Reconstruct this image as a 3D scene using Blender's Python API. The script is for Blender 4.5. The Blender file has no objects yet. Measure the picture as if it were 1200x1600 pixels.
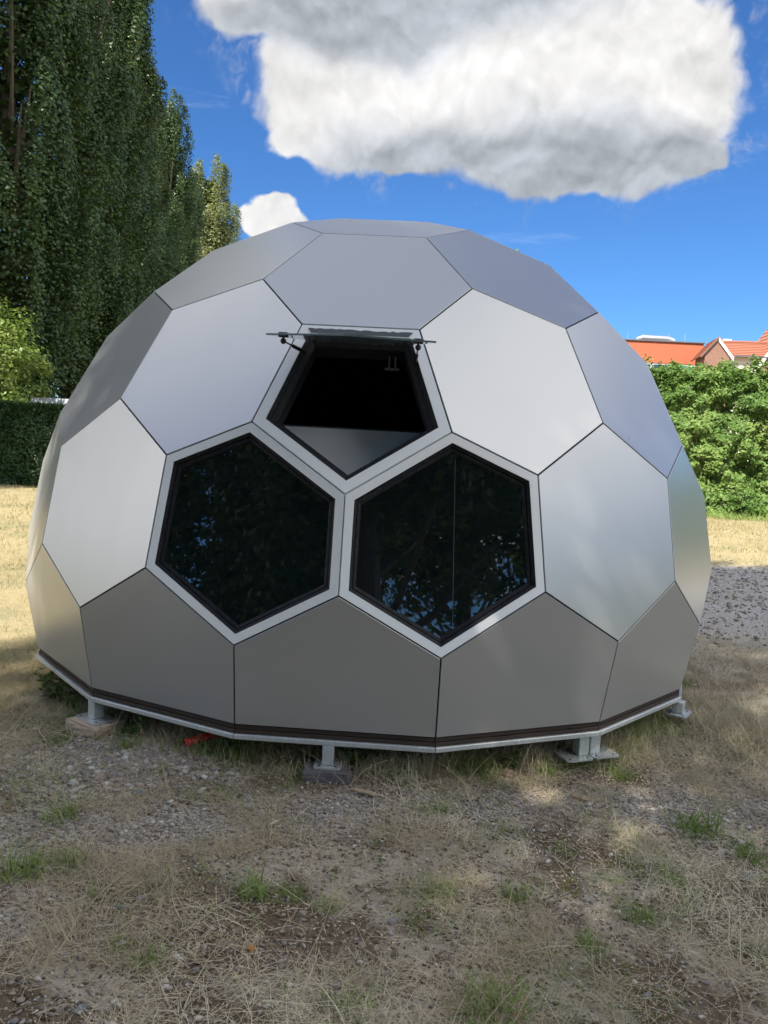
import bpy, bmesh, math, random, itertools
import numpy as np
from mathutils import Matrix, Vector

scene = bpy.context.scene
R = math.radians

# ------------------------------------------------------------------ camera
CAM = np.array([0.08237, -5.72835, 1.57013])
M = np.array([[0.99859644, -0.05296369, 0.0], [0.00484042, 0.09126293, -0.99581507], [0.05274204, 0.99441738, 0.09139121]])
cd = bpy.data.cameras.new('camera'); cam = bpy.data.objects.new('camera', cd); scene.collection.objects.link(cam)
cd.sensor_fit = 'VERTICAL'; cd.sensor_height = 32.0; cd.lens = 1262.516 / 1600 * 32.0
cd.clip_start = 0.05; cd.clip_end = 3000
cam.matrix_world = Matrix([[*M[0], CAM[0]], [*M[1], CAM[1]], [*M[2], CAM[2]], [0, 0, 0, 1]])
scene.camera = cam

# ------------------------------------------------------------------ sun and sky
SUN_EL = 50.0
SUN_AZ = -146.0            # degrees clockwise from +Y: behind the camera, to the left
sx = math.cos(R(SUN_EL)) * math.sin(R(SUN_AZ)); sy = math.cos(R(SUN_EL)) * math.cos(R(SUN_AZ)); sz = math.sin(R(SUN_EL))
SUN = Vector((sx, sy, sz))
sl = bpy.data.lights.new('sun', 'SUN'); sl.energy = 2.0; sl.angle = R(0.53); sl.color = (1.0, 0.94, 0.84)
so = bpy.data.objects.new('sun', sl); scene.collection.objects.link(so)
so.rotation_euler = (-SUN).to_track_quat('-Z', 'Y').to_euler()
scene.view_settings.view_transform = 'Standard'; scene.view_settings.look = 'None'
scene.view_settings.gamma = 1.0; scene.view_settings.use_curve_mapping = False
scene.view_settings.exposure = 2.48
scene.render.engine = 'CYCLES'

world = bpy.data.worlds.new('World'); scene.world = world; world.use_nodes = True
WT = world.node_tree
for n in list(WT.nodes): WT.nodes.remove(n)
WL = WT.links

class G:
    """tiny expression helper for node trees"""
    def __init__(s, t): s.t = t; s.l = t.links
    def n(s, typ, **k):
        x = s.t.nodes.new(typ)
        for a, b in k.items(): setattr(x, a, b)
        return x
    def put(s, v, sock):
        if isinstance(v, bpy.types.NodeSocket): s.l.new(v, sock)
        else: sock.default_value = v
    def m(s, op, a, b=0.0, c=0.0, clamp=False):
        x = s.n('ShaderNodeMath', operation=op, use_clamp=clamp); s.put(a, x.inputs[0]); s.put(b, x.inputs[1]); s.put(c, x.inputs[2]); return x.outputs[0]
    def dot(s, a, v):
        x = s.n('ShaderNodeVectorMath', operation='DOT_PRODUCT'); s.put(a, x.inputs[0]); x.inputs[1].default_value = v; return x.outputs['Value']
    def vadd(s, a, v):
        x = s.n('ShaderNodeVectorMath', operation='ADD'); s.put(a, x.inputs[0]); s.put(v, x.inputs[1]); return x.outputs[0]
    def noise(s, vec, scale, detail=6, rough=.55, w=None):
        x = s.n('ShaderNodeTexNoise'); s.put(vec, x.inputs['Vector']); x.inputs['Scale'].default_value = scale
        x.inputs['Detail'].default_value = detail; x.inputs['Roughness'].default_value = rough; return x.outputs['Fac']
    def smooth(s, v, a, b, lo=0.0, hi=1.0):
        x = s.n('ShaderNodeMapRange', interpolation_type='SMOOTHSTEP'); s.put(v, x.inputs[0])
        x.inputs[1].default_value = a; x.inputs[2].default_value = b; x.inputs[3].default_value = lo; x.inputs[4].default_value = hi; return x.outputs[0]
    def mix(s, f, a, b, blend='MIX'):
        x = s.n('ShaderNodeMix', data_type='RGBA', blend_type=blend); s.put(f, x.inputs[0])
        s.put(a if isinstance(a, bpy.types.NodeSocket) else (*a[:3], 1), x.inputs[6]); s.put(b if isinstance(b, bpy.types.NodeSocket) else (*b[:3], 1), x.inputs[7]); return x.outputs[2]
g = G(WT)
tc = g.n('ShaderNodeTexCoord').outputs['Generated']
sky = g.n('ShaderNodeTexSky', sky_type='NISHITA', sun_disc=False)
sky.sun_elevation = R(SUN_EL); sky.sun_rotation = R(SUN_AZ); sky.air_density = 1.0; sky.dust_density = 0.25; sky.ozone_density = 2.2; sky.altitude = 50
hs = g.n('ShaderNodeHueSaturation'); hs.inputs['Saturation'].default_value = 1.0; WL.new(sky.outputs[0], hs.inputs['Color'])
tintn = g.n('ShaderNodeMix', data_type='RGBA', blend_type='MULTIPLY'); tintn.inputs[0].default_value = 1; WL.new(hs.outputs[0], tintn.inputs[6]); tintn.inputs[7].default_value = (.095, .175, .275, 1)
skyc = tintn.outputs[2]

def pdir(px, py):
    d = M @ np.array([(px - 600) / 1262.5, (800 - py) / 1262.5, -1.0]); return d / np.linalg.norm(d)
def basis(c):
    c = np.array(c); r = np.cross(c, [0, 0, 1]); r /= np.linalg.norm(r); u = np.cross(r, c); return c, r, u
def field(c, blobs, dirn):
    """blobs: (u, v, a, b) ellipses on the tangent plane of direction c; returns 1 at a blob centre falling through 0 on its rim"""
    c, r, u = basis(c)
    dc = g.dot(dirn, tuple(c)); front = g.m('GREATER_THAN', dc, 0.2); dcs = g.m('MAXIMUM', dc, 0.2)
    U = g.m('DIVIDE', g.dot(dirn, tuple(r)), dcs); Vv = g.m('DIVIDE', g.dot(dirn, tuple(u)), dcs)
    acc = None
    for (bu, bv, a, b) in blobs:
        e = g.m('ADD', g.m('POWER', g.m('MULTIPLY', g.m('SUBTRACT', U, bu), 1 / a), 2), g.m('POWER', g.m('MULTIPLY', g.m('SUBTRACT', Vv, bv), 1 / b), 2))
        e = g.m('SUBTRACT', 1.0, g.m('SQRT', e)); 
        acc = e if acc is None else g.m('SMOOTH_MAX', acc, e, 0.12)
    return g.m('SUBTRACT', g.m('MULTIPLY', g.m('ADD', acc, 3.0), front), 3.0), U, Vv
# the big cumulus seen above the dome, a small one low on the left, wisps
C0 = pdir(760, 150); c_, r_, u_ = basis(C0)
def tuv(px, py):
    d = pdir(px, py); k = d @ c_; return (d @ r_) / k, (d @ u_) / k
def bl(lst): 
    out = []
    for (px, py, a, b) in lst:
        u, v = tuv(px, py); out.append((u, v, a / 1350, b / 1350))
    return out
main = bl([(545, 150, 150, 108), (800, 110, 300, 150), (1000, 130, 165, 140), (880, 225, 190, 84), (960, 262, 120, 60), (900, 285, 110, 40), (430, 15, 120, 60), (660, -20, 330, 90), (950, 10, 130, 95),
           (1075, 245, 60, 40), (490, 215, 90, 36), (640, 225, 110, 44), (425, 322, 46, 26), (396, 345, 38, 26), (455, 344, 48, 26), (425, 350, 40, 24)])
warpn = g.n('ShaderNodeTexNoise'); warpn.inputs['Scale'].default_value = 9; warpn.inputs['Detail'].default_value = 4; WL.new(tc, warpn.inputs['Vector'])
wv = g.n('ShaderNodeVectorMath', operation='SUBTRACT'); WL.new(warpn.outputs['Color'], wv.inputs[0]); wv.inputs[1].default_value = (.5, .5, .5)
ws = g.n('ShaderNodeVectorMath', operation='SCALE'); WL.new(wv.outputs[0], ws.inputs[0]); ws.inputs['Scale'].default_value = 0.075
dirw = g.vadd(tc, ws.outputs[0])
f1, U1, V1 = field(C0, main, dirw)
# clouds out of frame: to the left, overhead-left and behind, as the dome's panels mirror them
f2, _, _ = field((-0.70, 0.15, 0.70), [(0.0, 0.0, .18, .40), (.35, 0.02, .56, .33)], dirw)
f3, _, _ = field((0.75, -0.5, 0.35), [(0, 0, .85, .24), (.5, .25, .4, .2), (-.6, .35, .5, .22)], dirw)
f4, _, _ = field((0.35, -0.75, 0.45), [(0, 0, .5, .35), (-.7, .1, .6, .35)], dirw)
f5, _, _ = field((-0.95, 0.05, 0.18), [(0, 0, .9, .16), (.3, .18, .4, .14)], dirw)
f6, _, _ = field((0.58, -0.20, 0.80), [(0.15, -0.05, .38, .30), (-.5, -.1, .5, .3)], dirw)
def puffs(vec, scale, det=2.6):
    x = g.n('ShaderNodeTexVoronoi', feature='F1'); x.inputs['Scale'].default_value = scale
    x.inputs['Detail'].default_value = det; x.inputs['Roughness'].default_value = .55; x.inputs['Lacunarity'].default_value = 2.3; x.normalize = True; g.put(vec, x.inputs['Vector'])
    return g.m('SUBTRACT', .5, x.outputs['Distance'])
nb = g.noise(tc, 5.0, 4, .6); nf = g.noise(dirw, 30.0, 5, .65); pf = puffs(dirw, 12.0)
nn = g.m('ADD', g.m('ADD', g.m('MULTIPLY', g.m('SUBTRACT', nb, .5), .8), g.m('MULTIPLY', g.m('SUBTRACT', nf, .5), .5)), g.m('MULTIPLY', g.m('SUBTRACT', pf, .18), 1.3))
dens = None
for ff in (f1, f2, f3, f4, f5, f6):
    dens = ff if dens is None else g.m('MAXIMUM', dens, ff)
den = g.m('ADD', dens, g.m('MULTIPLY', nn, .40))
gb, _, _ = field(C0, bl([(870, 290, 330, 88), (1040, 270, 140, 70), (500, 45, 180, 50), (640, -20, 230, 60), (760, 250, 260, 50)]), dirw)
soft = g.m('SUBTRACT', g.noise(dirw, 5.0, 5, .55), .5)
alpha0 = g.smooth(den, -0.03, 0.17)
# ragged veil round the edges
veil = g.m('MULTIPLY', g.smooth(dens, -.45, .1), g.smooth(g.noise(dirw, 16.0, 4, .7), .52, .78, 0, .75))
alpha = g.m('MAXIMUM', alpha0, veil)
wn = g.n('ShaderNodeMapping'); wn.inputs['Scale'].default_value = (1.2, 1.2, 7.0); WL.new(tc, wn.inputs[0])
wisp = g.smooth(g.noise(wn.outputs[0], 4.0, 5, .62), .6, .8, 0, .12)
# cloud light: puffs lit from the sun's side, thick undersides grey
offs = g.vadd(dirw, (sx * .010, sy * .010, .013))
rel = g.m('ADD', g.m('MULTIPLY', g.m('SUBTRACT', pf, puffs(offs, 12.0)), .17), g.m('MULTIPLY', soft, .06))
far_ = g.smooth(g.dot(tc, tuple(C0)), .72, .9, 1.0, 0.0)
grey = g.m('MULTIPLY', g.smooth(g.m('ADD', gb, g.m('MULTIPLY', soft, .9)), -.42, .45), g.m('SUBTRACT', 1.0, far_))
lum = g.m('ADD', g.m('ADD', .158, rel), g.m('MULTIPLY', far_, .20))  # clouds outside the view brightened as added fill for the shade
lum = g.m('SUBTRACT', lum, g.m('MULTIPLY', grey, .062))
lum = g.m('MAXIMUM', lum, .07)
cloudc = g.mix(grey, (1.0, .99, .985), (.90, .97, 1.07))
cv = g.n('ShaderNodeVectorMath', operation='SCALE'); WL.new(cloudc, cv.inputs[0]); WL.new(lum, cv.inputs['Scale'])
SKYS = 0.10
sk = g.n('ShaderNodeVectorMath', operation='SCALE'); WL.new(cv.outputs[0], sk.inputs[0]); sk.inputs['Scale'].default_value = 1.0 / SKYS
highv = g.m('MAXIMUM', wisp, g.m('MULTIPLY', g.smooth(g.dot(tc, (0, 0, 1)), .62, .9, 0, .8), g.smooth(g.noise(tc, 3.0, 3, .6), .3, .7, .3, .8)))  # unseen pale veil overhead, added to whiten the ambient light
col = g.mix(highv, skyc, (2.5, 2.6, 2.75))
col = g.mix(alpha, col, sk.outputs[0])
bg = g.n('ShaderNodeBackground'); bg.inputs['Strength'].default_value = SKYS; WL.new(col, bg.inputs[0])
wo = g.n('ShaderNodeOutputWorld'); WL.new(bg.outputs[0], wo.inputs[0])

# ------------------------------------------------------------------ helpers
COL = scene.collection
rng = np.random.default_rng(7); random.seed(7)

def mat(name, color=(.5, .5, .5), rough=.5, metal=0.0, build=None, spec=None):
    m = bpy.data.materials.new(name); m.use_nodes = True
    b = m.node_tree.nodes['Principled BSDF']
    b.inputs['Base Color'].default_value = (*color, 1); b.inputs['Roughness'].default_value = rough; b.inputs['Metallic'].default_value = metal
    if spec is not None: b.inputs['Specular IOR Level'].default_value = spec
    if build: build(G(m.node_tree), b, m)
    return m
def bump(q, b, h, strength=.3, dist=.01):
    x = q.n('ShaderNodeBump'); x.inputs['Strength'].default_value = strength; x.inputs['Distance'].default_value = dist
    q.put(h, x.inputs['Height']); q.l.new(x.outputs[0], b.inputs['Normal'])
def objc(q): return q.n('ShaderNodeTexCoord').outputs['Object']

def mesh_np(name, verts, faces, mats=(), tint=None, smooth=False):
    """verts (N,3), faces (F,k) constant k; tint: per-vertex float"""
    verts = np.asarray(verts, np.float32).reshape(-1, 3); faces = np.asarray(faces, np.int32)
    me = bpy.data.meshes.new(name); k = faces.shape[1]
    me.vertices.add(len(verts)); me.vertices.foreach_set('co', verts.ravel())
    me.loops.add(faces.size); me.loops.foreach_set('vertex_index', faces.ravel())
    me.polygons.add(len(faces)); me.polygons.foreach_set('loop_start', np.arange(0, faces.size, k, dtype=np.int32)); me.polygons.foreach_set('loop_total', np.full(len(faces), k, np.int32))
    if smooth: me.polygons.foreach_set('use_smooth', np.ones(len(faces), bool))
    me.update(calc_edges=True)
    if tint is not None:
        for nm, arr in (tint.items() if isinstance(tint, dict) else (('tint', tint),)):
            a = me.attributes.new(nm, 'FLOAT', 'POINT'); a.data.foreach_set('value', np.asarray(arr, np.float32).ravel())
    for m in mats: me.materials.append(m)
    return me
def obj(name, me, parent=None, loc=None, rot=None):
    o = bpy.data.objects.new(name, me); COL.objects.link(o)
    if parent is not None: o.parent = parent
    if loc is not None: o.location = loc
    if rot is not None: o.rotation_euler = rot
    return o
def thing(name, label, cat, loc=(0, 0, 0), rotz=0.0, group=None):
    o = obj(name, None, loc=loc, rot=(0, 0, rotz)); o['label'] = label; o['category'] = cat
    if group: o['group'] = group
    return o
def tag(o, label, cat, group=None):
    o['label'] = label; o['category'] = cat
    if group: o['group'] = group
    return o
def bm_mesh(name, bm, m, bevel=0.0, smooth=False):
    if bevel: bmesh.ops.bevel(bm, geom=list(bm.edges), offset=bevel, segments=1, affect='EDGES')
    bmesh.ops.recalc_face_normals(bm, faces=bm.faces)
    me = bpy.data.meshes.new(name); bm.to_mesh(me); bm.free()
    for x in (m if isinstance(m, (list, tuple)) else [m]): me.materials.append(x)
    if smooth:
        for p in me.polygons: p.use_smooth = True
    return me
def box_bm(bm, cx, cy, cz, dx, dy, dz, mtx=None):
    vs = [bm.verts.new((cx + a * dx / 2, cy + b * dy / 2, cz + c * dz / 2)) for a in (-1, 1) for b in (-1, 1) for c in (-1, 1)]
    if mtx is not None:
        for v in vs: v.co = mtx @ v.co
    for f in ((0, 1, 3, 2), (4, 6, 7, 5), (0, 4, 5, 1), (2, 3, 7, 6), (0, 2, 6, 4), (1, 5, 7, 3)): bm.faces.new([vs[i] for i in f])
    return vs
def box(name, m, c, d, parent=None, bevel=.004, mtx=None):
    bm = bmesh.new(); box_bm(bm, *c, *d, mtx); return obj(name, bm_mesh(name, bm, m, bevel), parent)
def tube_bm(bm, p0, p1, r, n=10, r1=None):
    p0, p1 = Vector(p0), Vector(p1); r1 = r if r1 is None else r1
    z = (p1 - p0).normalized(); x = z.orthogonal().normalized(); y = z.cross(x)
    a = [bm.verts.new(p0 + (x * math.cos(t) + y * math.sin(t)) * r) for t in [2 * math.pi * i / n for i in range(n)]]
    b = [bm.verts.new(p1 + (x * math.cos(t) + y * math.sin(t)) * r1) for t in [2 * math.pi * i / n for i in range(n)]]
    for i in range(n): bm.faces.new((a[i], a[(i + 1) % n], b[(i + 1) % n], b[i]))
    bm.faces.new(a[::-1]); bm.faces.new(b)
def sweep_bm(bm, pts, rad, n=8, caps=True):
    rings = []
    for i, p in enumerate(pts):
        p = Vector(p); t = (Vector(pts[min(i + 1, len(pts) - 1)]) - Vector(pts[max(i - 1, 0)])).normalized()
        x = t.cross(Vector((0.13, .31, .94))).normalized(); y = t.cross(x); r = rad[i] if hasattr(rad, '__len__') else rad
        rings.append([bm.verts.new(p + (x * math.cos(a) + y * math.sin(a)) * r) for a in [2 * math.pi * k / n for k in range(n)]])
    for A, B in zip(rings, rings[1:]):
        for k in range(n): bm.faces.new((A[k], A[(k + 1) % n], B[(k + 1) % n], B[k]))
    if caps: bm.faces.new(rings[0][::-1]); bm.faces.new(rings[-1])
def frac(a): return a - np.floor(a)
def vnoise(x, y, seed=0):
    """value noise, numpy"""
    xi = np.floor(x).astype(np.int64); yi = np.floor(y).astype(np.int64); fx = x - xi; fy = y - yi
    fx = fx * fx * (3 - 2 * fx); fy = fy * fy * (3 - 2 * fy)
    def h(i, j):
        n = (i * 374761393 + j * 668265263 + seed * 982451653) & 0x7fffffff
        n = ((n ^ (n >> 13)) * 1274126177) & 0x7fffffff
        return ((n ^ (n >> 16)) & 0xffff) / 65535.0
    return (h(xi, yi) * (1 - fx) + h(xi + 1, yi) * fx) * (1 - fy) + (h(xi, yi + 1) * (1 - fx) + h(xi + 1, yi + 1) * fx) * fy
def fbm(x, y, seed=0, o=4):
    s = 0; a = .5; t = 0
    for k in range(o): s = s + a * vnoise(x * 2 ** k, y * 2 ** k, seed + k); t += a; a *= .55
    return s / t
def sstep(v, a, b): 
    t = np.clip((v - a) / (b - a), 0, 1); return t * t * (3 - 2 * t)

def clump(x, y, s, seed, a=.5, b=.68): return sstep(fbm(x * s, y * s, seed), a, b)

def placer(area, dens):
    def f(r, n):
        out = []; c = 0
        while c < n:
            x = r.uniform(area[0], area[1], n * 2); y = r.uniform(area[2], area[3], n * 2); k = r.random(n * 2) < dens(x, y)
            out.append(np.stack([x[k], y[k]], -1)); c += k.sum()
        return np.concatenate(out)[:n]
    return f

# ------------------------------------------------------------------ materials
def m_panel(q, b, m):
    c = objc(q)
    sc = q.n('ShaderNodeMapping'); sc.inputs['Scale'].default_value = (1, 1, .35); q.l.new(c, sc.inputs[0])
    n = q.noise(sc.outputs[0], 3.0, 5, .6)
    dirt = q.smooth(q.noise(sc.outputs[0], 5.0, 4, .6), .45, .8)
    q.put(q.mix(q.m('MULTIPLY', dirt, .0), (.49, .50, .51), (.45, .445, .43)), b.inputs['Base Color'])
    q.put(q.m('ADD', q.m('ADD', q.m('MULTIPLY', n, .10), .235), .01), b.inputs['Roughness'])
PANEL = mat('brushed_silver_panel', (.6, .6, .61), .3, .52, m_panel)
def m_frame(q, b, m):
    n = q.noise(objc(q), 12, 5, .6); q.put(q.mix(n, (.90, .91, .91), (.84, .86, .87)), b.inputs['Base Color'])
WFRAME = mat('pale_silver_frame', (.75, .77, .78), .34, .15, m_frame)
GAP = mat('black_gasket', (.012, .012, .013), .7)
def m_seal(q, b, m):
    n = q.noise(objc(q), 40, 5, .65); q.put(q.mix(q.smooth(n, .45, .75), (.010, .011, .014), (.028, .031, .036)), b.inputs['Base Color']); bump(q, b, n, .3, .002)
SEAL = mat('black_rubber_seal', (.015, .016, .018), .6, 0, m_seal, spec=.22)
SEALG = mat('grey_sealant', (.09, .10, .11), .6, 0, None)
def m_dark(q, b, m):
    pass
DARKGLASS = mat('tinted_glass', (.004, .007, .009), .015, 0.0)
def glass_build(q, b, m):
    c = objc(q); n = q.noise(c, 60, 6, .7); sp = q.smooth(q.noise(c, 130, 2, .5), .73, .78)
    q.put(q.mix(q.m('MULTIPLY', sp, .5), (.004, .008, .010), (.25, .27, .28)), b.inputs['Base Color'])
    q.put(q.m('ADD', .012, q.m('MULTIPLY', q.smooth(n, .5, .8), .07)), b.inputs['Roughness'])
    b.inputs['IOR'].default_value = 1.95; b.inputs['Coat Weight'].default_value = .7; b.inputs['Coat Roughness'].default_value = .01
    pass
DARKGLASS = mat('tinted_window_glass', (.004, .007, .009), .015, 0.0, glass_build)
def clear_build(q, b, m):
    b.inputs['Transmission Weight'].default_value = .9; b.inputs['IOR'].default_value = 1.5
CLEAR = mat('grey_clear_glass', (.45, .52, .52), .03, 0, clear_build)
INNER = mat('dark_interior', (.006, .006, .008), .9)
def m_sheet(q, b, m):
    sc = q.n('ShaderNodeMapping'); sc.inputs['Scale'].default_value = (.6, .6, 9); q.l.new(objc(q), sc.inputs[0])
    n = q.noise(sc.outputs[0], 2.2, 3, .5); q.put(q.mix(n, (.82, .83, .85), (.9, .9, .92)), b.inputs['Base Color'])
SHEET = mat('white_board', (.7, .7, .72), .6, 0, m_sheet)
def m_wood(q, b, m):
    c = objc(q); sc = q.n('ShaderNodeMapping'); sc.inputs['Scale'].default_value = (3, 3, 90); q.l.new(c, sc.inputs[0])
    n = q.noise(sc.outputs[0], 2.0, 6, .65); q.put(q.mix(n, (.015, .010, .008), (.060, .040, .028)), b.inputs['Base Color']); bump(q, b, n, .6, .003)
WOOD = mat('dark_stained_ply_edge', (.05, .03, .02), .7, 0, m_wood)
def m_galv(q, b, m):
    c = objc(q); v = q.n('ShaderNodeTexVoronoi'); v.inputs['Scale'].default_value = 60; q.l.new(c, v.inputs['Vector'])
    n = q.noise(c, 14, 5, .6); d = q.smooth(q.noise(c, 5, 4, .6), .55, .8)
    q.put(q.mix(q.m('MULTIPLY', d, .6), q.mix(v.outputs['Distance'], (.50, .53, .54), (.62, .65, .65)), (.25, .24, .22)), b.inputs['Base Color'])
    q.put(q.m('ADD', .38, q.m('MULTIPLY', n, .2)), b.inputs['Roughness'])
GALV = mat('galvanised_steel', (.55, .57, .57), .45, .55, m_galv)
BLACKP = mat('black_plastic', (.012, .012, .014), .4)
def m_conc(c1, c2, sc=30):
    def f(q, b, m):
        c = objc(q); n = q.noise(c, sc, 8, .7); q.put(q.mix(n, c1, c2), b.inputs['Base Color']); bump(q, b, n, .7, .006)
    return f
PINKC = mat('pinkish_concrete', (.4, .3, .22), .9, 0, m_conc((.62, .48, .37), (.38, .30, .24)))
DARKC = mat('dark_grey_slab', (.12, .115, .125), .8, 0, m_conc((.17, .16, .17), (.07, .065, .075)))  # dark grey mottled by noise
ROCK = mat('sandy_rock', (.3, .24, .17), .9, 0, m_conc((.36, .29, .21), (.16, .13, .10), 20))
RED = mat('red_plastic_hose', (.75, .015, .025), .35)

def leafmat(name, c1, c2, c3, trans=.25, rough=.45, attr=True):
    def f(q, b, m):
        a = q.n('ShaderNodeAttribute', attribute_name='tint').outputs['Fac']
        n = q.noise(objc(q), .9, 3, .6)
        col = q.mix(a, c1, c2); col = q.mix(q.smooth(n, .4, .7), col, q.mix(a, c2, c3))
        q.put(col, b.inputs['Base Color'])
        t = q.n('ShaderNodeBsdfTranslucent'); q.put(q.mix(.35, col, (.25, .35, .03)), t.inputs[0])
        mx = q.n('ShaderNodeMixShader'); mx.inputs[0].default_value = trans
        q.l.new(b.outputs[0], mx.inputs[1]); q.l.new(t.outputs[0], mx.inputs[2])
        q.l.new(mx.outputs[0], q.t.nodes['Material Output'].inputs[0])
    return mat(name, c1, rough, 0, f, spec=.35)
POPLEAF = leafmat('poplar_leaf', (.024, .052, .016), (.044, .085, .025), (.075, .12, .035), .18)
POPLEAF_LIT = leafmat('sunlit_poplar_leaf', (.10, .125, .04), (.19, .22, .085), (.27, .29, .13), .3)  # lit copy of the poplar leaf, sunlight put into a paler colour
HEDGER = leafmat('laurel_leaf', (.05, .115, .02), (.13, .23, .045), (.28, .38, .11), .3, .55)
HEDGEL = leafmat('hornbeam_leaf', (.016, .042, .012), (.03, .07, .018), (.05, .095, .025), .2)
BUSHL = leafmat('light_bush_leaf', (.09, .15, .02), (.18, .25, .05), (.26, .32, .08), .3)
BROAD = leafmat('broad_tree_leaf', (.03, .055, .014), (.05, .09, .02), (.08, .12, .03), .2)
WEED = leafmat('weed_leaf', (.05, .10, .02), (.09, .16, .04), (.15, .22, .06), .25)
GRASSG = leafmat('green_grass_blade', (.10, .17, .035), (.20, .29, .07), (.34, .42, .14), .3, .5)
DRYG = leafmat('dry_straw', (.34, .28, .18), (.54, .47, .33), (.72, .66, .50), .12, .7)
FARG = leafmat('bleached_grass', (.24, .19, .095), (.35, .29, .155), (.42, .37, .225), .15, .8)
def m_bark(q, b, m):
    c = objc(q); sc = q.n('ShaderNodeMapping'); sc.inputs['Scale'].default_value = (6, 6, 1); q.l.new(c, sc.inputs[0]); n = q.noise(sc.outputs[0], 3, 6, .7)
    q.put(q.mix(n, (.05, .04, .03), (.17, .14, .11)), b.inputs['Base Color']); bump(q, b, n, .8, .03)
BARK = mat('grey_bark', (.1, .08, .06), .9, 0, m_bark)

# ------------------------------------------------------------------ ground
def band(x, y):
    """gravel track in front of the dome and grey worn track on the far right"""
    c = -2.50 + .16 * x + .10 * np.sin(2.1 * x + .6)
    b1 = np.exp(-((y - c) / .20) ** 2)
    heap = np.exp(-(((x + 1.0) / .42) ** 2 + ((y + 2.12) / .30) ** 2))
    far = sstep(y, .6, 1.6) * (1 - sstep(y, 5.2, 6.8)) * sstep(x, 1.6, 2.6)
    left = np.exp(-((y - .2 + .25 * (x + 2.6)) / .75) ** 2) * (1 - sstep(x, -3.2, -2.0))
    l2 = np.exp(-(((x + 1.05) / .5) ** 2 + ((y + 3.35) / .12) ** 2))
    return np.clip(b1 * .8 + heap * 1.0 + far * .85 + left * .5 + l2 * .5, 0, 1)
def masks(x, y):
    n1 = fbm(x * 2.2 + 3, y * 2.2, 11); n2 = fbm(x * 7, y * 7, 23); n3 = fbm(x * 1.1, y * 1.1, 31)
    gv = np.clip(band(x, y) * (.55 + .9 * n1) + (n2 - .55) * .9, 0, 1)
    soil = sstep(fbm(x * 3.1 + 7, y * 3.1 + 2, 5) + .45 * (n2 - .5) + .06 * sstep(-y, 2.7, 3.2), .46, .62) * (1 - gv) * (1 - sstep(y, -1.0, 1.5))
    dist = np.hypot(x - CAM[0], y - CAM[1])
    yel = sstep(dist, 5.5, 10.0) * (1 - band(x, y)) * (.55 + .6 * n1)
    yel = np.maximum(yel, sstep(-x, 1.2, 1.9) * sstep(y, -3.0, -1.6) * .9 * (1 - .8 * band(x, y)))
    return gv, soil, np.clip(yel, 0, 1)
def height(x, y):
    near = np.exp(-((np.hypot(x, y + 3) / 9) ** 2))
    h = (fbm(x * .35, y * .35, 3) - .5) * .10 * sstep(np.hypot(x, y), 3.2, 8)
    h = h + (fbm(x * 2.3, y * 2.3, 13) - .5) * .030 * near + (fbm(x * 11, y * 11, 17) - .5) * .018 * near
    h = h + .035 * np.exp(-(((x + 1.0) / .40) ** 2 + ((y + 2.05) / .26) ** 2)) + .03 * np.exp(-(((x - 2.2) / .7) ** 2 + ((y + .8) / .6) ** 2))
    return h
def axis(lo, hi, step, far, k=1.13):
    a = list(np.arange(lo, hi, step)); s = step; p = hi
    up = []
    while p < far: up.append(p); s *= k; p += s
    dn = []; s = step; p = lo - step
    while p > -far: dn.append(p); s *= k; p -= s
    return np.array(dn[::-1] + a + up)
xs = axis(-1.9, 2.6, .021, 900); ys = axis(-3.95, -.6, .021, 900)
XX, YY = np.meshgrid(xs, ys, indexing='xy'); ZZ = height(XX, YY)
nx_, ny_ = len(xs), len(ys)
idx = np.arange(nx_ * ny_).reshape(ny_, nx_)
F_ = np.stack([idx[:-1, :-1], idx[:-1, 1:], idx[1:, 1:], idx[1:, :-1]], -1).reshape(-1, 4)
gv, so_, ye = masks(XX, YY)
def m_ground(q, b, m):
    c = q.n('ShaderNodeTexCoord').outputs['Object']
    A = lambda s: q.n('ShaderNodeAttribute', attribute_name=s).outputs['Fac']
    fine = q.noise(c, 55, 8, .7); mid = q.noise(c, 9, 6, .65); big = q.noise(c, 1.2, 5, .6)
    v = q.n('ShaderNodeTexVoronoi'); v.inputs['Scale'].default_value = 95; q.l.new(c, v.inputs['Vector'])
    v2 = q.n('ShaderNodeTexVoronoi'); v2.inputs['Scale'].default_value = 38; q.l.new(c, v2.inputs['Vector'])
    sep = q.n('ShaderNodeSeparateColor'); q.l.new(v.outputs['Color'], sep.inputs[0])
    sep2 = q.n('ShaderNodeSeparateColor'); q.l.new(v2.outputs['Color'], sep2.inputs[0])
    base = q.mix(fine, (.18, .15, .105), (.43, .38, .29))
    base = q.mix(q.smooth(mid, .4, .65), base, q.mix(fine, (.27, .235, .19), (.50, .45, .37)))
    grav = q.mix(sep.outputs[0], (.27, .25, .23), (.52, .49, .46)); grav = q.mix(q.smooth(sep2.outputs[1], .8, .95), grav, (.42, .40, .37))
    soil = q.mix(fine, (.055, .038, .024), (.18, .13, .085))
    yel = q.mix(fine, (.24, .19, .095), (.38, .32, .18)); yel = q.mix(q.smooth(big, .45, .7), yel, q.mix(fine, (.26, .22, .14), (.15, .17, .06)))
    spk = q.smooth(sep.outputs[1], .93, .97)
    col = q.mix(A('soil'), base, soil); col = q.mix(q.smooth(A('gravel'), .15, .75), col, grav); col = q.mix(q.smooth(A('yellow'), .2, .75), col, yel)
    col = q.mix(q.m('MULTIPLY', spk, .6), col, (.42, .40, .36))
    q.put(col, b.inputs['Base Color'])
    hh = q.m('ADD', q.m('MULTIPLY', fine, .7), q.m('MULTIPLY', q.m('SUBTRACT', 1, v.outputs['Distance']), .5))
    bump(q, b, hh, .9, .012)
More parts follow.
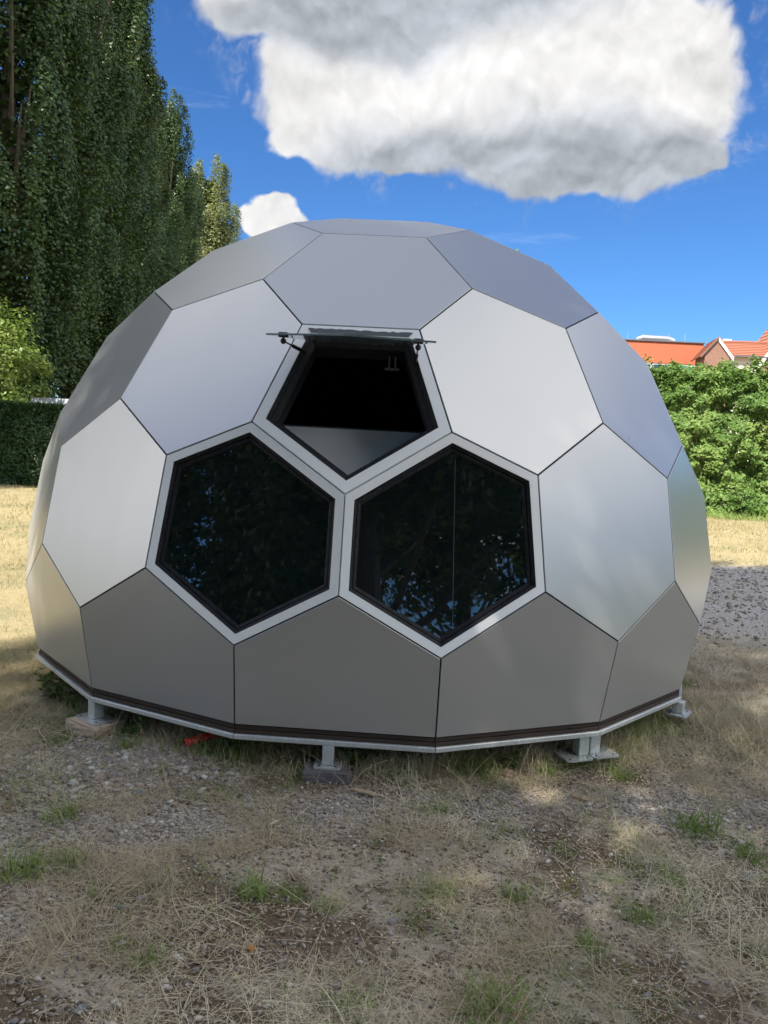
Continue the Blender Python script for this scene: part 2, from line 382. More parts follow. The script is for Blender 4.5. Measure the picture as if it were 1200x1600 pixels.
GROUND = mat('dry_gravelly_soil', (.15, .12, .08), .95, 0, m_ground, spec=.2)
go = obj('ground', mesh_np('ground', np.stack([XX, YY, ZZ], -1), F_, [GROUND], {'gravel': gv, 'soil': so_, 'yellow': ye}, smooth=True)); go['kind'] = 'structure'

def ico_sphere(sub):
    bm = bmesh.new(); bmesh.ops.create_icosphere(bm, subdivisions=sub, radius=1); me = bpy.data.meshes.new('t'); bm.to_mesh(me); bm.free()
    v = np.array([p.co[:] for p in me.vertices]); f = np.array([p.vertices[:] for p in me.polygons]); bpy.data.meshes.remove(me); return v, f
def rotz_np(a):
    c, s = np.cos(a), np.sin(a); z = np.zeros_like(a); o = np.ones_like(a)
    return np.stack([np.stack([c, -s, z], -1), np.stack([s, c, z], -1), np.stack([z, z, o], -1)], -2)
STONEC = [(.46, .44, .41), (.30, .28, .26), (.24, .21, .19), (.34, .29, .24), (.20, .20, .205), (.31, .245, .21), (.62, .60, .56)]
def m_stone(q, b, m):
    a = q.n('ShaderNodeAttribute', attribute_name='tint').outputs['Fac']
    r = q.n('ShaderNodeValToRGB'); r.color_ramp.interpolation = 'CONSTANT'
    pos = [0, .16, .34, .52, .68, .82, .93]
    for i, (p, c) in enumerate(zip(pos, [STONEC[k] for k in (1, 2, 3, 4, 5, 0, 6)])):
        e = r.color_ramp.elements[i] if i < 2 else r.color_ramp.elements.new(p)
        e.position = p; e.color = (*[x * 1.0 for x in c], 1)
    q.l.new(a, r.inputs[0]); n = q.noise(objc(q), 60, 5, .6)
    q.put(q.mix(q.m('MULTIPLY', n, .55), r.outputs[0], (.17, .14, .11)), b.inputs['Base Color']); bump(q, b, n, .4, .003)
STONE = mat('mixed_pebbles', (.3, .28, .26), .85, 0, m_stone)
def pebbles(name, n, area, size, sub, dens, seed, sink=.3):
    r = np.random.default_rng(seed); v0, f0 = ico_sphere(sub)
    P = []
    while len(P) < n:
        x = r.uniform(area[0], area[1], n * 3); y = r.uniform(area[2], area[3], n * 3)
        keep = r.random(n * 3) < dens(x, y); P += list(zip(x[keep], y[keep]))
    P = np.array(P[:n]); s = size[0] * (size[1] / size[0]) ** (r.random(n) ** 1.7)
    V = v0[None] * (1 + r.uniform(-.42, .30, (n, len(v0), 1)))
    V = V * np.stack([s * r.uniform(.8, 1.3, n), s * r.uniform(.6, 1.0, n), s * r.uniform(.35, .7, n)], -1)[:, None]
    V = np.einsum('nij,nvj->nvi', rotz_np(r.uniform(0, 6.28, n)), V)
    V += np.stack([P[:, 0], P[:, 1], height(P[:, 0], P[:, 1]) + s * sink], -1)[:, None]
    Fc = f0[None] + (np.arange(n) * len(v0))[:, None, None]
    t = np.repeat(r.random(n), len(v0))
    o = obj(name, mesh_np(name, V, Fc.reshape(-1, 3), [STONE], t)); o['kind'] = 'stuff'
    return o
dg = lambda x, y: .10 + .9 * masks(x, y)[0] ** 1.0
tag(pebbles('fine_gravel', 40000, (-1.9, 2.5, -3.95, -1.2), (.0022, .0095), 1, dg, 1), 'fine pale and grey gravel scattered over the soil in front of the dome', 'gravel')
def m_crumb(q, b, m):
    a = q.n('ShaderNodeAttribute', attribute_name='tint').outputs['Fac']; q.put(q.mix(a, (.075, .05, .032), (.27, .205, .145)), b.inputs['Base Color'])
CRUMB = mat('soil_crumb', (.15, .1, .07), .95, 0, m_crumb)
cr_ = pebbles('soil_crumbs', 26000, (-1.9, 2.5, -3.95, -1.0), (.003, .011), 1, lambda x, y: .25 + .75 * (1 - masks(x, y)[0]) * clump(x, y, 4, 91, .35, .65), 9)
cr_.data.materials[0] = CRUMB; tag(cr_, 'brown crumbs of dry soil lying over the ground in front of the dome', 'soil')
AR0 = (-1.9, 2.5, -3.95, -1.2)
def flakes(n, seed):
    r = np.random.default_rng(seed); P = placer(AR0, lambda x, y: .2 + .8 * clump(x, y, 3.3, 95, .4, .65))(r, n); a = r.uniform(0, 6.28, n); L = r.uniform(.004, .015, n); W = L * r.uniform(.25, .7, n)
    z = height(P[:, 0], P[:, 1]) + r.uniform(.002, .012, n); d = np.stack([np.cos(a), np.sin(a), r.uniform(-.4, .4, n)], -1); e = np.stack([-np.sin(a), np.cos(a), r.uniform(-.5, .5, n)], -1); c = np.stack([P[:, 0], P[:, 1], z], -1)
    V = np.stack([c - d * L[:, None] * .5, c + e * W[:, None] * .5, c + d * L[:, None] * .5, c - e * W[:, None] * .5], 1); return V.reshape(-1, 3), np.arange(4 * n).reshape(-1, 4), np.repeat(r.random(n), 4)
tag(pebbles('pebble_scatter', 4200, (-1.9, 2.5, -3.95, -1.0), (.005, .016), 1, lambda x, y: .06 + .9 * masks(x, y)[0] ** 2 + .35 * np.exp(-(((x + .5) / .35) ** 2 + ((y + 3.62) / .16) ** 2)), 2), 'thumb sized grey and pinkish pebbles strewn in front of the dome', 'pebbles')
tag(pebbles('rubble_heap', 3600, (-1.7, -.5, -2.5, -1.75), (.007, .024), 1, lambda x, y: np.exp(-(((x + 1.0) / .36) ** 2 + ((y + 2.1) / .2) ** 2)), 3), 'heap of grey slate chippings before the left leg of the dome', 'rubble')
tag(pebbles('track_gravel', 5000, (2.0, 7, -1.5, 7), (.008, .03), 1, lambda x, y: .05 + .9 * band(x, y), 4), 'coarse grey gravel on the worn track right of the dome', 'gravel')

def blades(n, place, length, width, lean, seg=3, seed=1, curl=1.0, zoff=0.0, toff=(0, 1)):
    """curved grass blades as quad strips"""
    r = np.random.default_rng(seed); P = place(r, n); n = len(P)
    L = r.uniform(length[0], length[1], n) * r.uniform(.6, 1.15, n); W = r.uniform(width[0], width[1], n)
    a = r.uniform(0, 2 * np.pi, n); d = np.stack([np.cos(a), np.sin(a)], -1); l0 = r.uniform(lean[0], lean[1], n)
    bend = r.uniform(.1, 1.0, n) * curl; tw = r.uniform(-.7, .7, n)
    px = np.zeros((n, seg + 1, 3)); cur = np.stack([P[:, 0], P[:, 1], (height(P[:, 0], P[:, 1]) if P.shape[1] < 3 else P[:, 2]) + zoff], -1)
    px[:, 0] = cur
    for k in range(seg):
        th = l0 + bend * (k + .5) / seg; th = np.minimum(th, 1.62)
        dd = np.stack([d[:, 0] * np.sin(th) + tw * .3 * k * -d[:, 1] * np.sin(th), d[:, 1] * np.sin(th) + tw * .3 * k * d[:, 0] * np.sin(th), np.cos(th)], -1)
        cur = cur + dd * (L / seg)[:, None]; px[:, k + 1] = cur
    side = np.stack([-d[:, 1], d[:, 0], np.zeros(n)], -1); rr = r.uniform(-.8, .8, n)
    side = side * np.cos(rr)[:, None] + np.array([0, 0, 1]) * np.sin(rr)[:, None] * .6
    taper = np.linspace(1, .12, seg + 1) ** .8
    A = px + side[:, None] * (W[:, None] * taper[None])[..., None] * .5; B = px - side[:, None] * (W[:, None] * taper[None])[..., None] * .5
    V = np.stack([A, B], 2).reshape(n, -1, 3)
    f = np.array([[2 * k, 2 * k + 1, 2 * k + 3, 2 * k + 2] for k in range(seg)])
    Fc = f[None] + (np.arange(n) * (2 * seg + 2))[:, None, None]
    t = np.repeat(np.clip(r.uniform(toff[0], toff[1], n), 0, 1), 2 * seg + 2)
    return V.reshape(-1, 3), Fc.reshape(-1, 4), t
def inside(x, y, rad=2.02): return (np.hypot(x, y) > rad)
def stuff(name, parts, m, label, cat):
    V, Fc, T = [], [], []; o = 0
    for v, f, t in parts: V.append(v); Fc.append(f + o); T.append(t); o += len(v)
    ob = obj(name, mesh_np(name, np.concatenate(V), np.concatenate(Fc), [m], np.concatenate(T))); ob['kind'] = 'stuff'; ob['label'] = label; ob['category'] = cat; return ob
AR = (-1.9, 2.6, -3.95, -.9)
ddry = lambda x, y: (.10 + .9 * clump(x, y, 3.0, 41, .42, .62)) * (1 - .85 * masks(x, y)[0]) * (1 - .45 * masks(x, y)[1]) * inside(x, y, 1.9)
stuff('leaf_flakes', [flakes(14000, 5)], DRYG, 'small dry leaf and chaff flakes littering the ground in front', 'leaf litter')
stuff('dry_straw_litter', [blades(52000, placer(AR, ddry), (.03, .12), (.0010, .0026), (1.1, 1.55), 2, 51, .5, .007),
                           blades(22000, placer(AR, lambda x, y: ddry(x, y) * clump(x, y, 5, 44, .5, .62)), (.03, .10), (.001, .0022), (.3, 1.2), 3, 52, .9, 0),
                           blades(1500, placer(AR, ddry), (.15, .34), (.0018, .0034), (.9, 1.5), 4, 53, .6, .01)], DRYG,
      'bleached dry grass stalks lying and standing over the ground in front', 'dry grass')
stuff('sparse_green_grass', [blades(10000, placer(AR, lambda x, y: clump(x, y, 3.5, 61, .50, .66) * (1 - masks(x, y)[0]) * inside(x, y, 1.95)), (.02, .075), (.0015, .0035), (.2, 1.1), 3, 62, .8)], GRASSG,
      'sparse short green grass growing through the dry ground', 'grass')
# rough fringe of long grass along the front edge of the dome and out to its right
def ring_d(x, y):
    d = np.hypot(x, y); a = np.arctan2(x, -y)
    return np.exp(-((d - 2.02) / .13) ** 2) * (np.abs(a) < 1.3)
rightd = lambda x, y: (np.exp(-(((x - 2.15) / .55) ** 2 + ((y + 1.15) / .75) ** 2)) * (.25 + .75 * clump(x, y, 4, 77, .4, .6))) * inside(x, y, 2.0)
stuff('grass_fringe', [blades(9000, placer((-1.7, 2.6, -2.5, .3), lambda x, y: ring_d(x, y) * (.2 + .8 * clump(x, y, 5, 71, .45, .6))), (.05, .17), (.0015, .0035), (.1, .9), 4, 72, 1.1),
                       blades(9000, placer((1.2, 3.4, -2.4, .6), rightd), (.06, .20), (.0015, .003), (.4, 1.3), 4, 73, .8)], DRYG,
      'long withered grass along the foot of the dome and beyond its right side', 'dry grass')
stuff('green_fringe', [blades(3600, placer((-1.7, 2.4, -2.4, .3), lambda x, y: ring_d(x, y) * clump(x, y, 3.2, 75, .5, .62)), (.05, .16), (.002, .005), (.1, .9), 4, 76, 1.0)], GRASSG,
      'dark green grass growing under the front edge of the dome', 'grass')
yl = lambda x, y: masks(x, y)[2] * (.3 + .7 * clump(x, y, 1.4, 81, .35, .6)) * inside(x, y, 2.1)
stuff('bleached_grass_left', [blades(16000, placer((-4.2, -1.2, -2.9, 3.5), yl), (.03, .09), (.002, .005), (.4, 1.4), 2, 82, .8),
                              blades(22000, placer((-11, -2.5, 2.5, 13), yl), (.05, .13), (.005, .011), (.3, 1.2), 2, 83, .8)], FARG,
      'sunlit bleached yellow grass on the left of the dome', 'dry grass')
stuff('bleached_grass_right', [blades(9000, placer((2.2, 6, -1.8, 5), lambda x, y: (1 - .8 * band(x, y)) * clump(x, y, 1.6, 85, .35, .6)), (.04, .10), (.003, .006), (.5, 1.4), 2, 86, .8),
                               blades(26000, placer((3, 14, 4.5, 15), yl), (.05, .13), (.005, .012), (.3, 1.2), 2, 87, .8)], FARG,
      'yellowed short grass between the worn track and the tall hedge on the right', 'dry grass')
stuff('hedge_foot_grass', [blades(5000, placer((4.5, 14, 14.2, 15.2), lambda x, y: np.ones_like(x)), (.08, .25), (.008, .016), (.1, .8), 2, 88, .8)], GRASSG,
      'greener grass along the foot of the tall hedge on the right', 'grass')

# ------------------------------------------------------------------ dome geometry (icosahedral Goldberg polyhedron, nine cells per triangle)
RAD = 2.2; ZC = .76108; ZB = ZC - .24595 * RAD
def ico():
    p = (1 + 5 ** .5) / 2; v = []
    for a in (-1, 1):
        for b in (-p, p): v += [(0, a, b), (a, b, 0), (b, 0, a)]
    v = np.array(v, float); return v / np.linalg.norm(v[0])
IV = ico(); P0 = []; d0 = min(np.linalg.norm(IV[0] - IV[i]) for i in range(1, 12))
for i, j, k in itertools.combinations(range(12), 3):
    t = IV[[i, j, k]]
    if all(abs(np.linalg.norm(t[x] - t[y]) - d0) < 1e-6 for x, y in ((0, 1), (1, 2), (0, 2))):
        for a in range(4):
            for b in range(4 - a):
                q_ = (a * t[0] + b * t[1] + (3 - a - b) * t[2]) / 3.0; q_ /= np.linalg.norm(q_)
                if all(np.linalg.norm(q_ - w) > 1e-4 for w in P0): P0.append(q_)
P0 = np.array(P0)
RW_ = np.array([[-0.99908663, 0.03634891, 0.02246486], [0.04273071, 0.84987385, 0.52525092], [0.0, 0.52573111, -0.85065081]])
N_ = P0 @ RW_.T                                    # outward unit normals of the 92 faces, world axes
isP = [any(np.linalg.norm(p - u) < 1e-6 for u in IV) for p in P0]
DD = N_ @ N_.T
nbr = [list(np.argsort(-DD[i])[1:(6 if isP[i] else 7)]) for i in range(len(N_))]
CEN = np.array([0, 0, ZC])
def face_poly(i, off=0.0):
    n = N_[i]; u = np.cross(n, [.31, .52, .79]); u /= np.linalg.norm(u); w = np.cross(n, u)
    nb_ = sorted(nbr[i], key=lambda j: math.atan2(N_[j] @ w, N_[j] @ u)); out = []
    for a, b in zip(nb_, nb_[1:] + nb_[:1]):
        A = np.array([n, N_[a], N_[b]]); out.append(np.linalg.solve(A, np.full(3, RAD + off)) + CEN)
    return out
def clip(poly, z):
    out = []
    for a, b in zip(poly, poly[1:] + poly[:1]):
        if a[2] >= z: out.append(a)
        if (a[2] - z) * (b[2] - z) < 0: t = (z - a[2]) / (b[2] - a[2]); out.append(a + (b - a) * t)
    return out
def inset(poly, n, d):
    """offset a convex polygon inwards by d in its own plane"""
    m = len(poly); lines = []; c = np.mean(poly, 0)
    for a, b in zip(poly, poly[1:] + poly[:1]):
        e = (b - a) / np.linalg.norm(b - a); k = np.cross(n, e); 
        if k @ (c - a) < 0: k = -k
        lines.append((a + k * d, e))
    out = []
    for i in range(m):
        p, e = lines[i - 1]; q2, f = lines[i]
        A = np.stack([e, -f], 1); s = np.linalg.lstsq(A, q2 - p, rcond=None)[0]; out.append(p + e * s[0])
    return out
def slab_bm(bm, poly, n, t, bev=.0010):
    """thin plate: front polygon with a small chamfer, back polygon t behind"""
    fr = inset(poly, n, bev); rings = [[bm.verts.new(p) for p in fr], [bm.verts.new(p - n * bev) for p in poly], [bm.verts.new(p - n * t) for p in poly]]
    for A, B in zip(rings, rings[1:]):
        for k in range(len(A)): bm.faces.new((A[k], A[(k + 1) % len(A)], B[(k + 1) % len(A)], B[k]))
    bm.faces.new(rings[0]); bm.faces.new(rings[-1][::-1])
def ring_bm(bm, outer, inner, n, t, zo=0.0, zi=0.0):
    """flat ring with depth"""
    O = [bm.verts.new(p + n * zo) for p in outer]; I = [bm.verts.new(p + n * zi) for p in inner]
    O2 = [bm.verts.new(p + n * (zo - t)) for p in outer]; I2 = [bm.verts.new(p + n * (zi - t)) for p in inner]
    m = len(O)
    for k in range(m):
        j = (k + 1) % m
        for q4 in ((O[k], O[j], I[j], I[k]), (I[k], I[j], I2[j], I2[k]), (O2[k], O2[j], O[j], O[k]), (I2[k], I2[j], O2[j], O2[k])): bm.faces.new(q4)
names = {}
def nearest(v): v = np.array(v, float); v /= np.linalg.norm(v); return int(np.argmax(N_ @ v))
def ea(el, az): el, az = R(el), R(az); return (math.cos(el) * math.sin(az), -math.cos(el) * math.cos(az), math.sin(el))
fP = nearest(ea(27, -2)); fLW = nearest(ea(10, -14)); fRW = nearest(ea(10, 9))
WIN = {fP, fLW, fRW}

dome = thing('geodesic_dome', 'silver panelled half football shaped dome cabin with two dark hexagonal windows and an open vent', 'dome cabin')
basepts = []
for i in range(len(N_)):
    poly = face_poly(i)
    if max(p[2] for p in poly) < ZB + .02: continue
    if min(p[2] for p in poly) < ZB:
        poly = clip(poly, ZB)
        for p in poly:
            if abs(p[2] - ZB) < 1e-6 and all(np.linalg.norm(p - w) > 1e-3 for w in basepts): basepts.append(p)
    n = N_[i]
    if i in WIN: continue
    bm = bmesh.new(); slab_bm(bm, inset(poly, n, .0042), n, .006); obj('panel', bm_mesh('panel', bm, PANEL), dome)
# black shell behind the joints (open at the windows)
bm = bmesh.new()
for i in range(len(N_)):
    if i in WIN: continue
    poly = face_poly(i, -.014)
    if max(p[2] for p in poly) < ZB + .02: continue
    if min(p[2] for p in poly) < ZB: poly = clip(poly, ZB)
    bm.faces.new([bm.verts.new(p) for p in poly])
obj('inner_shell', bm_mesh('inner_shell', bm, GAP), dome)
# windows
for i, nm in ((fLW, 'hexagonal_window'), (fRW, 'hexagonal_window'), (fP, 'vent_opening')):
    n = N_[i]; poly = face_poly(i); out = inset(poly, n, .0042)
    fr_in = inset(poly, n, .043 if i != fP else .052)
    bm = bmesh.new(); ring_bm(bm, out, fr_in, n, .03); fro = obj('window_frame', bm_mesh('window_frame', bm, WFRAME), dome)
    if i != fP:
        a = inset(poly, n, .0435); b = inset(poly, n, .058); c = inset(poly, n, .062); d = inset(poly, n, .077)
        bm = bmesh.new(); ring_bm(bm, a, b, n, .03, -.004, -.012); obj('window_seal', bm_mesh('window_seal', bm, SEAL), fro)
        bm = bmesh.new(); ring_bm(bm, inset(poly, n, .0585), c, n, .03, -.024, -.024); ring_bm(bm, inset(poly, n, .0625), d, n, .02, -.016, -.022); obj('glazing_bead', bm_mesh('glazing_bead', bm, SEAL), fro)
        e = [p - n * .026 for p in inset(poly, n, .069)]
        bm = bmesh.new(); slab_bm(bm, e, n, .008, .001); gl = obj('window_glass', bm_mesh('window_glass', bm, DARKGLASS), fro)
        if i == fRW:
            top = max(e, key=lambda p: p[2]); bot = min(e, key=lambda p: p[2]); rt = np.cross([0, 0, 1], n); rt /= np.linalg.norm(rt)
            p0 = top + (bot - top) * .05 + rt * .020; p1 = top + (bot - top) * .93 + rt * .055
            bm = bmesh.new(); tube_bm(bm, p0 + n * .0005, p1 + n * .0003, .0011, 6); obj('pane_joint', bm_mesh('pane_joint', bm, SEALG), fro)
    else:
        a = inset(poly, n, .0525); b = inset(poly, n, .066); c = inset(poly, n, .092)
        bm = bmesh.new(); ring_bm(bm, a, b, n, .03, -.006, -.022); ring_bm(bm, inset(poly, n, .0665), c, n, .09, -.034, -.05); obj('window_seal', bm_mesh('window_seal', bm, SEAL), fro)
        # opened pane hinged on the top edge
        top2 = sorted(range(5), key=lambda k: -poly[k][2])[:2]
        pin = inset(poly, n, .098); h0, h1 = sorted([pin[k] for k in top2], key=lambda p: p[0])
        ax = (h1 - h0) / np.linalg.norm(h1 - h0); piv = (h0 + h1) / 2 + n * .022
        def rotp(p, ang):
            v = p - piv; return piv + v * math.cos(ang) + np.cross(ax, v) * math.sin(ang) + ax * (ax @ v) * (1 - math.cos(ang))
        def edge_on(ang):
            tipc = min(pin, key=lambda p: p[2]); return rotp(tipc + n * .022, ang)
        # choose the swing angle that lifts the pane to just below level
        best = None
        for s in (-1, 1):
            for dg_ in np.arange(20, 140, .25):
                tp = edge_on(s * R(dg_)); out_ = (tp - piv) @ n
                if out_ < .2: continue
                err = abs(math.degrees(math.asin((tp - piv)[2] / np.linalg.norm(tp - piv))) + 4.3)
                if best is None or err < best[0]: best = (err, s * R(dg_))
        ang = best[1]; nr = rotp(piv + n, ang) - piv
        pp = [rotp(p + n * .022, ang) for p in inset(poly, n, .082)]
        bm = bmesh.new(); slab_bm(bm, pp, nr, .008, .001); pane = obj('open_glass_pane', bm_mesh('open_glass_pane', bm, CLEAR), dome)
        side = sorted(range(5), key=lambda k: poly[k][0]); cl, cr = pp[side[0]], pp[side[-1]]; cen = np.mean(pp, 0)
        # four black clamps: two at the hinge, two at the side corners
        def clamp(c, s=.052):
            rot = Matrix(((ax[0], np.cross(nr, ax)[0], nr[0]), (ax[1], np.cross(nr, ax)[1], nr[1]), (ax[2], np.cross(nr, ax)[2], nr[2]))).to_4x4()
            rot.translation = Vector(c - nr * .004); bm = bmesh.new(); box_bm(bm, 0, 0, 0, s, .03, .022, rot); return bm
        hl = rotp(h0 + n * .022, ang) + ax * .05; hr = rotp(h1 + n * .022, ang) - ax * .07; dwn = (cen - piv) / np.linalg.norm(cen - piv)
        for c in (hl + dwn * .03, hr + dwn * .03): obj('hinge_clamp', bm_mesh('hinge_clamp', clamp(c, .055), BLACKP, .003), pane)
        for c0, sg, tt in ((cl, 1, .0), (cr, -1, .0)):
            c = c0 + ax * sg * .075 + dwn * .0; obj('corner_clamp', bm_mesh('corner_clamp', clamp(c, .04), BLACKP, .003), pane)
            fside = fr_in[side[0]] if sg == 1 else fr_in[side[-1]]; ftop = fr_in[min(top2, key=lambda k: poly[k][0])] if sg == 1 else fr_in[max(top2, key=lambda k: poly[k][0])]
            foot = ftop + (fside - ftop) * (.16 if sg == 1 else .24) - n * .05 + ax * sg * .012
            st = c - nr * .03; d_ = foot - st
            bm = bmesh.new(); tube_bm(bm, st, st + d_ * .55, .0035, 8); tube_bm(bm, st + d_ * .42, foot, .0085, 10)
            bmesh.ops.create_icosphere(bm, subdivisions=2, radius=.013, matrix=Matrix.Translation(Vector(st))); tube_bm(bm, c, st, .005, 8)
            obj('gas_strut', bm_mesh('gas_strut', bm, BLACKP), pane)
        # sealant strip left on the frame above the opening
        s0, s1 = sorted([inset(poly, n, .020)[k] for k in top2], key=lambda p: p[0]); u0, u1 = sorted([inset(poly, n, .046)[k] for k in top2], key=lambda p: p[0])
        bm = bmesh.new(); K = 26; lo = []; hi = []
        for k in range(K + 1):
            t = .03 + .94 * k / K; lo.append(u0 + (u1 - u0) * t + n * .003); hi.append(s0 + (s1 - s0) * t + n * .003 - (s0 - u0) * random.uniform(0, .25))
        L = [bm.verts.new(p) for p in lo]; H = [bm.verts.new(p) for p in hi]; L2 = [bm.verts.new(p - n * .0045) for p in lo]; H2 = [bm.verts.new(p - n * .0045) for p in hi]
        for k in range(K):
            for q4 in ((L[k], L[k + 1], H[k + 1], H[k]), (H[k], H[k + 1], H2[k + 1], H2[k]), (L2[k], L2[k + 1], L[k + 1], L[k])): bm.faces.new(q4)
        obj('sealant_strip', bm_mesh('sealant_strip', bm, SEALG), dome)
        # latch plate inside the head of the opening
        lp = piv - n * .10 + ax * .16 - np.array([0, 0, .07]); bm = bmesh.new(); box_bm(bm, *lp, .07, .02, .012); tube_bm(bm, lp + [0.015, -.01, 0], lp + [0.015, -.01, .06], .005); tube_bm(bm, lp + [-.015, -.01, 0], lp + [-.015, -.01, .06], .005)
        obj('latch', bm_mesh('latch', bm, BLACKP), dome)

# rim boards, steel ring and floor
basepts = sorted(basepts, key=lambda p: math.atan2(p[1], p[0])); nbp = len(basepts)
def ringseg(a, b, z0, z1, o0, o1, g_=.0015):
    """prism between two base points; o0/o1: outer and inner offset along the radius"""
    def rp(p, o): d = np.array([p[0], p[1], 0]); d /= np.linalg.norm(d); return np.array([p[0], p[1], 0]) + d * o
    e = (b - a); e[2] = 0; e = e / np.linalg.norm(e)
    A0, B0, A1, B1 = rp(a, o0) + e * g_, rp(b, o0) - e * g_, rp(a, o1) + e * g_, rp(b, o1) - e * g_
    bm = bmesh.new(); vs = []
    for z in (z0, z1): vs.append([bm.verts.new((*p[:2], z)) for p in (A0, B0, B1, A1)])
    for k in range(4): bm.faces.new((vs[0][k], vs[0][(k + 1) % 4], vs[1][(k + 1) % 4], vs[1][k]))
    bm.faces.new(vs[0][::-1]); bm.faces.new(vs[1]); return bm
TB = ZB - .002; TM = TB - .021; TL = TM - .019; RB = TL - .025
for k in range(nbp):
    a, b = basepts[k].copy(), basepts[(k + 1) % nbp].copy()
    if np.linalg.norm(b - a) < .05: continue
    obj('rim_board', bm_mesh('rim_board', ringseg(a, b, TM + .001, TB, -.010, -.12), WOOD, .002), dome)
    obj('rim_board', bm_mesh('rim_board', ringseg(a, b, TL, TM - .001, -.004, -.12), WOOD, .002), dome)
    obj('base_rail', bm_mesh('base_rail', ringseg(a, b, RB, TL - .001, .010, -.045), GALV, .003), dome)
bm = bmesh.new()
lowv = [bm.verts.new((p[0] * .95, p[1] * .95, TL + .004)) for p in basepts]; hiv = [bm.verts.new((p[0] * .95, p[1] * .95, TB - .004)) for p in basepts]
bm.faces.new(lowv[::-1]); bm.faces.new(hiv)
for k in range(nbp): bm.faces.new((lowv[k], lowv[(k + 1) % nbp], hiv[(k + 1) % nbp], hiv[k]))
obj('floor_deck', bm_mesh('floor_deck', bm, WOOD), dome)
def leg(x, y, rz, plate=(.15, .13), ptop=.055, dbl=False, w=.058):
    m = Matrix.Translation((x, y, 0)) @ Matrix.Rotation(rz, 4, 'Z')
    offs_ = ((-.036, 0), (.036, .01)) if dbl else ((0, 0),)
    for (ox, oy) in offs_:
        bm = bmesh.new(); box_bm(bm, ox, oy, (RB + ptop) / 2, w, w, RB - ptop - .002, m); lg = obj('support_leg', bm_mesh('support_leg', bm, GALV, .003), dome)
        bm = bmesh.new()
        pw, pd = plate; px_ = ox * 2.2 if dbl else 0
        cx = [(-pw / 2 + .012, -pd / 2), (pw / 2 - .012, -pd / 2), (pw / 2, -pd / 2 + .012), (pw / 2, pd / 2 - .012), (pw / 2 - .012, pd / 2), (-pw / 2 + .012, pd / 2), (-pw / 2, pd / 2 - .012), (-pw / 2, -pd / 2 + .012)]
        lo = [bm.verts.new(m @ Vector((px_ + a, oy + b, ptop - .008))) for a, b in cx]; hi = [bm.verts.new(m @ Vector((px_ + a, oy + b, ptop))) for a, b in cx]
        for k in range(8): bm.faces.new((lo[k], lo[(k + 1) % 8], hi[(k + 1) % 8], hi[k]))
        bm.faces.new(lo[::-1]); bm.faces.new(hi); obj('base_plate', bm_mesh('base_plate', bm, GALV), lg)
        for a in (-1, 1):
            for b in (-1, 1):
                bm = bmesh.new(); c = m @ Vector((px_ + a * (pw / 2 - .024), oy + b * (pd / 2 - .022), ptop + .0006)); tube_bm(bm, c, c + Vector((0, 0, .0006)), .0065, 10); obj('bolt_hole', bm_mesh('bolt_hole', bm, GAP), lg)
def onrim(az, off=-.03):
    """point on the base ring at azimuth az (degrees clockwise from the camera side)"""
    d = np.array([math.sin(R(az)), -math.cos(R(az))]); best = 0
    for a, b in zip(basepts, basepts[1:] + basepts[:1]):
        A = np.stack([d, -(b - a)[:2]], 1)
        try: s = np.linalg.solve(A, a[:2])
        except Exception: continue
        if s[0] > 0 and -1e-6 <= s[1] <= 1 + 1e-6: best = max(best, s[0])
    return d * (best + off)
def vaz(az):  # base vertex closest to azimuth
    return min(basepts, key=lambda p: abs((math.degrees(math.atan2(p[0], -p[1])) - az + 180) % 360 - 180))
vL = vaz(-37); vR = vaz(36); vRR = vaz(62)
aL = math.degrees(math.atan2(vL[0], -vL[1])); aR = math.degrees(math.atan2(vR[0], -vR[1])); aRR = math.degrees(math.atan2(vRR[0], -vRR[1]))
lL = onrim(aL, -.026); lF = onrim(-3.1, -.016); lR = onrim(aR, -.03); lRR = onrim(aRR, -.0)
leg(lL[0], lL[1], R(aL), (.19, .13), .062); leg(lF[0], lF[1], R(-3), (.125, .11), .060, w=.052); leg(lR[0] - .03, lR[1], R(aR) * .6, (.15, .15), .050, True)
leg(lRR[0], lRR[1], R(aRR), (.15, .12), .085)
for a in (110, 150, 190, 230, 275): p = onrim(a); leg(p[0], p[1], R(a))

scr = thing('partition_board', 'white board standing inside the dome, seen through the open vent', 'board', (0, 0, 0))
BT = Matrix.Translation((-.02, -1.72, 1.34)) @ Matrix.Rotation(R(-42), 4, 'X')
box('board_sheet', SHEET, (0, 0, 0), (1.0, .02, .70), scr, mtx=BT)
box('board_edge', SEALG, (0, 0, .354), (1.0, .022, .006), scr, .001, mtx=BT)

# blocks and rocks under the legs
def slab(name, label, cat, m, c, d, rz, bev=.008, jit=.006):
    bm = bmesh.new(); box_bm(bm, 0, 0, 0, *d); bmesh.ops.bevel(bm, geom=list(bm.edges), offset=bev, segments=2, affect='EDGES'); bmesh.ops.subdivide_edges(bm, edges=[e for e in bm.edges if e.calc_length() > .05], cuts=4, use_grid_fill=True)
    for v in bm.verts: v.co += Vector([random.uniform(-jit, jit) for _ in range(3)]) * .6
    o = obj(name, bm_mesh(name, bm, m), loc=c, rot=(0, 0, rz)); tag(o, label, cat); return o
slab('paving_block', 'sandy pink concrete block under the left leg of the dome', 'block', PINKC, (lL[0] + .005, lL[1] - .012, .008), (.25, .19, .092), R(aL) * .9)
slab('paving_slab', 'dark grey slab under the front middle leg of the dome', 'slab', DARKC, (lF[0] + .0, lF[1] - .005, .020), (.215, .19, .062), R(-2), .006, .003)
slab('support_stone', 'beige stone block behind the double leg on the right', 'block', ROCK, (lR[0] + .035, lR[1] + .08, .01), (.20, .13, .064), R(aR))
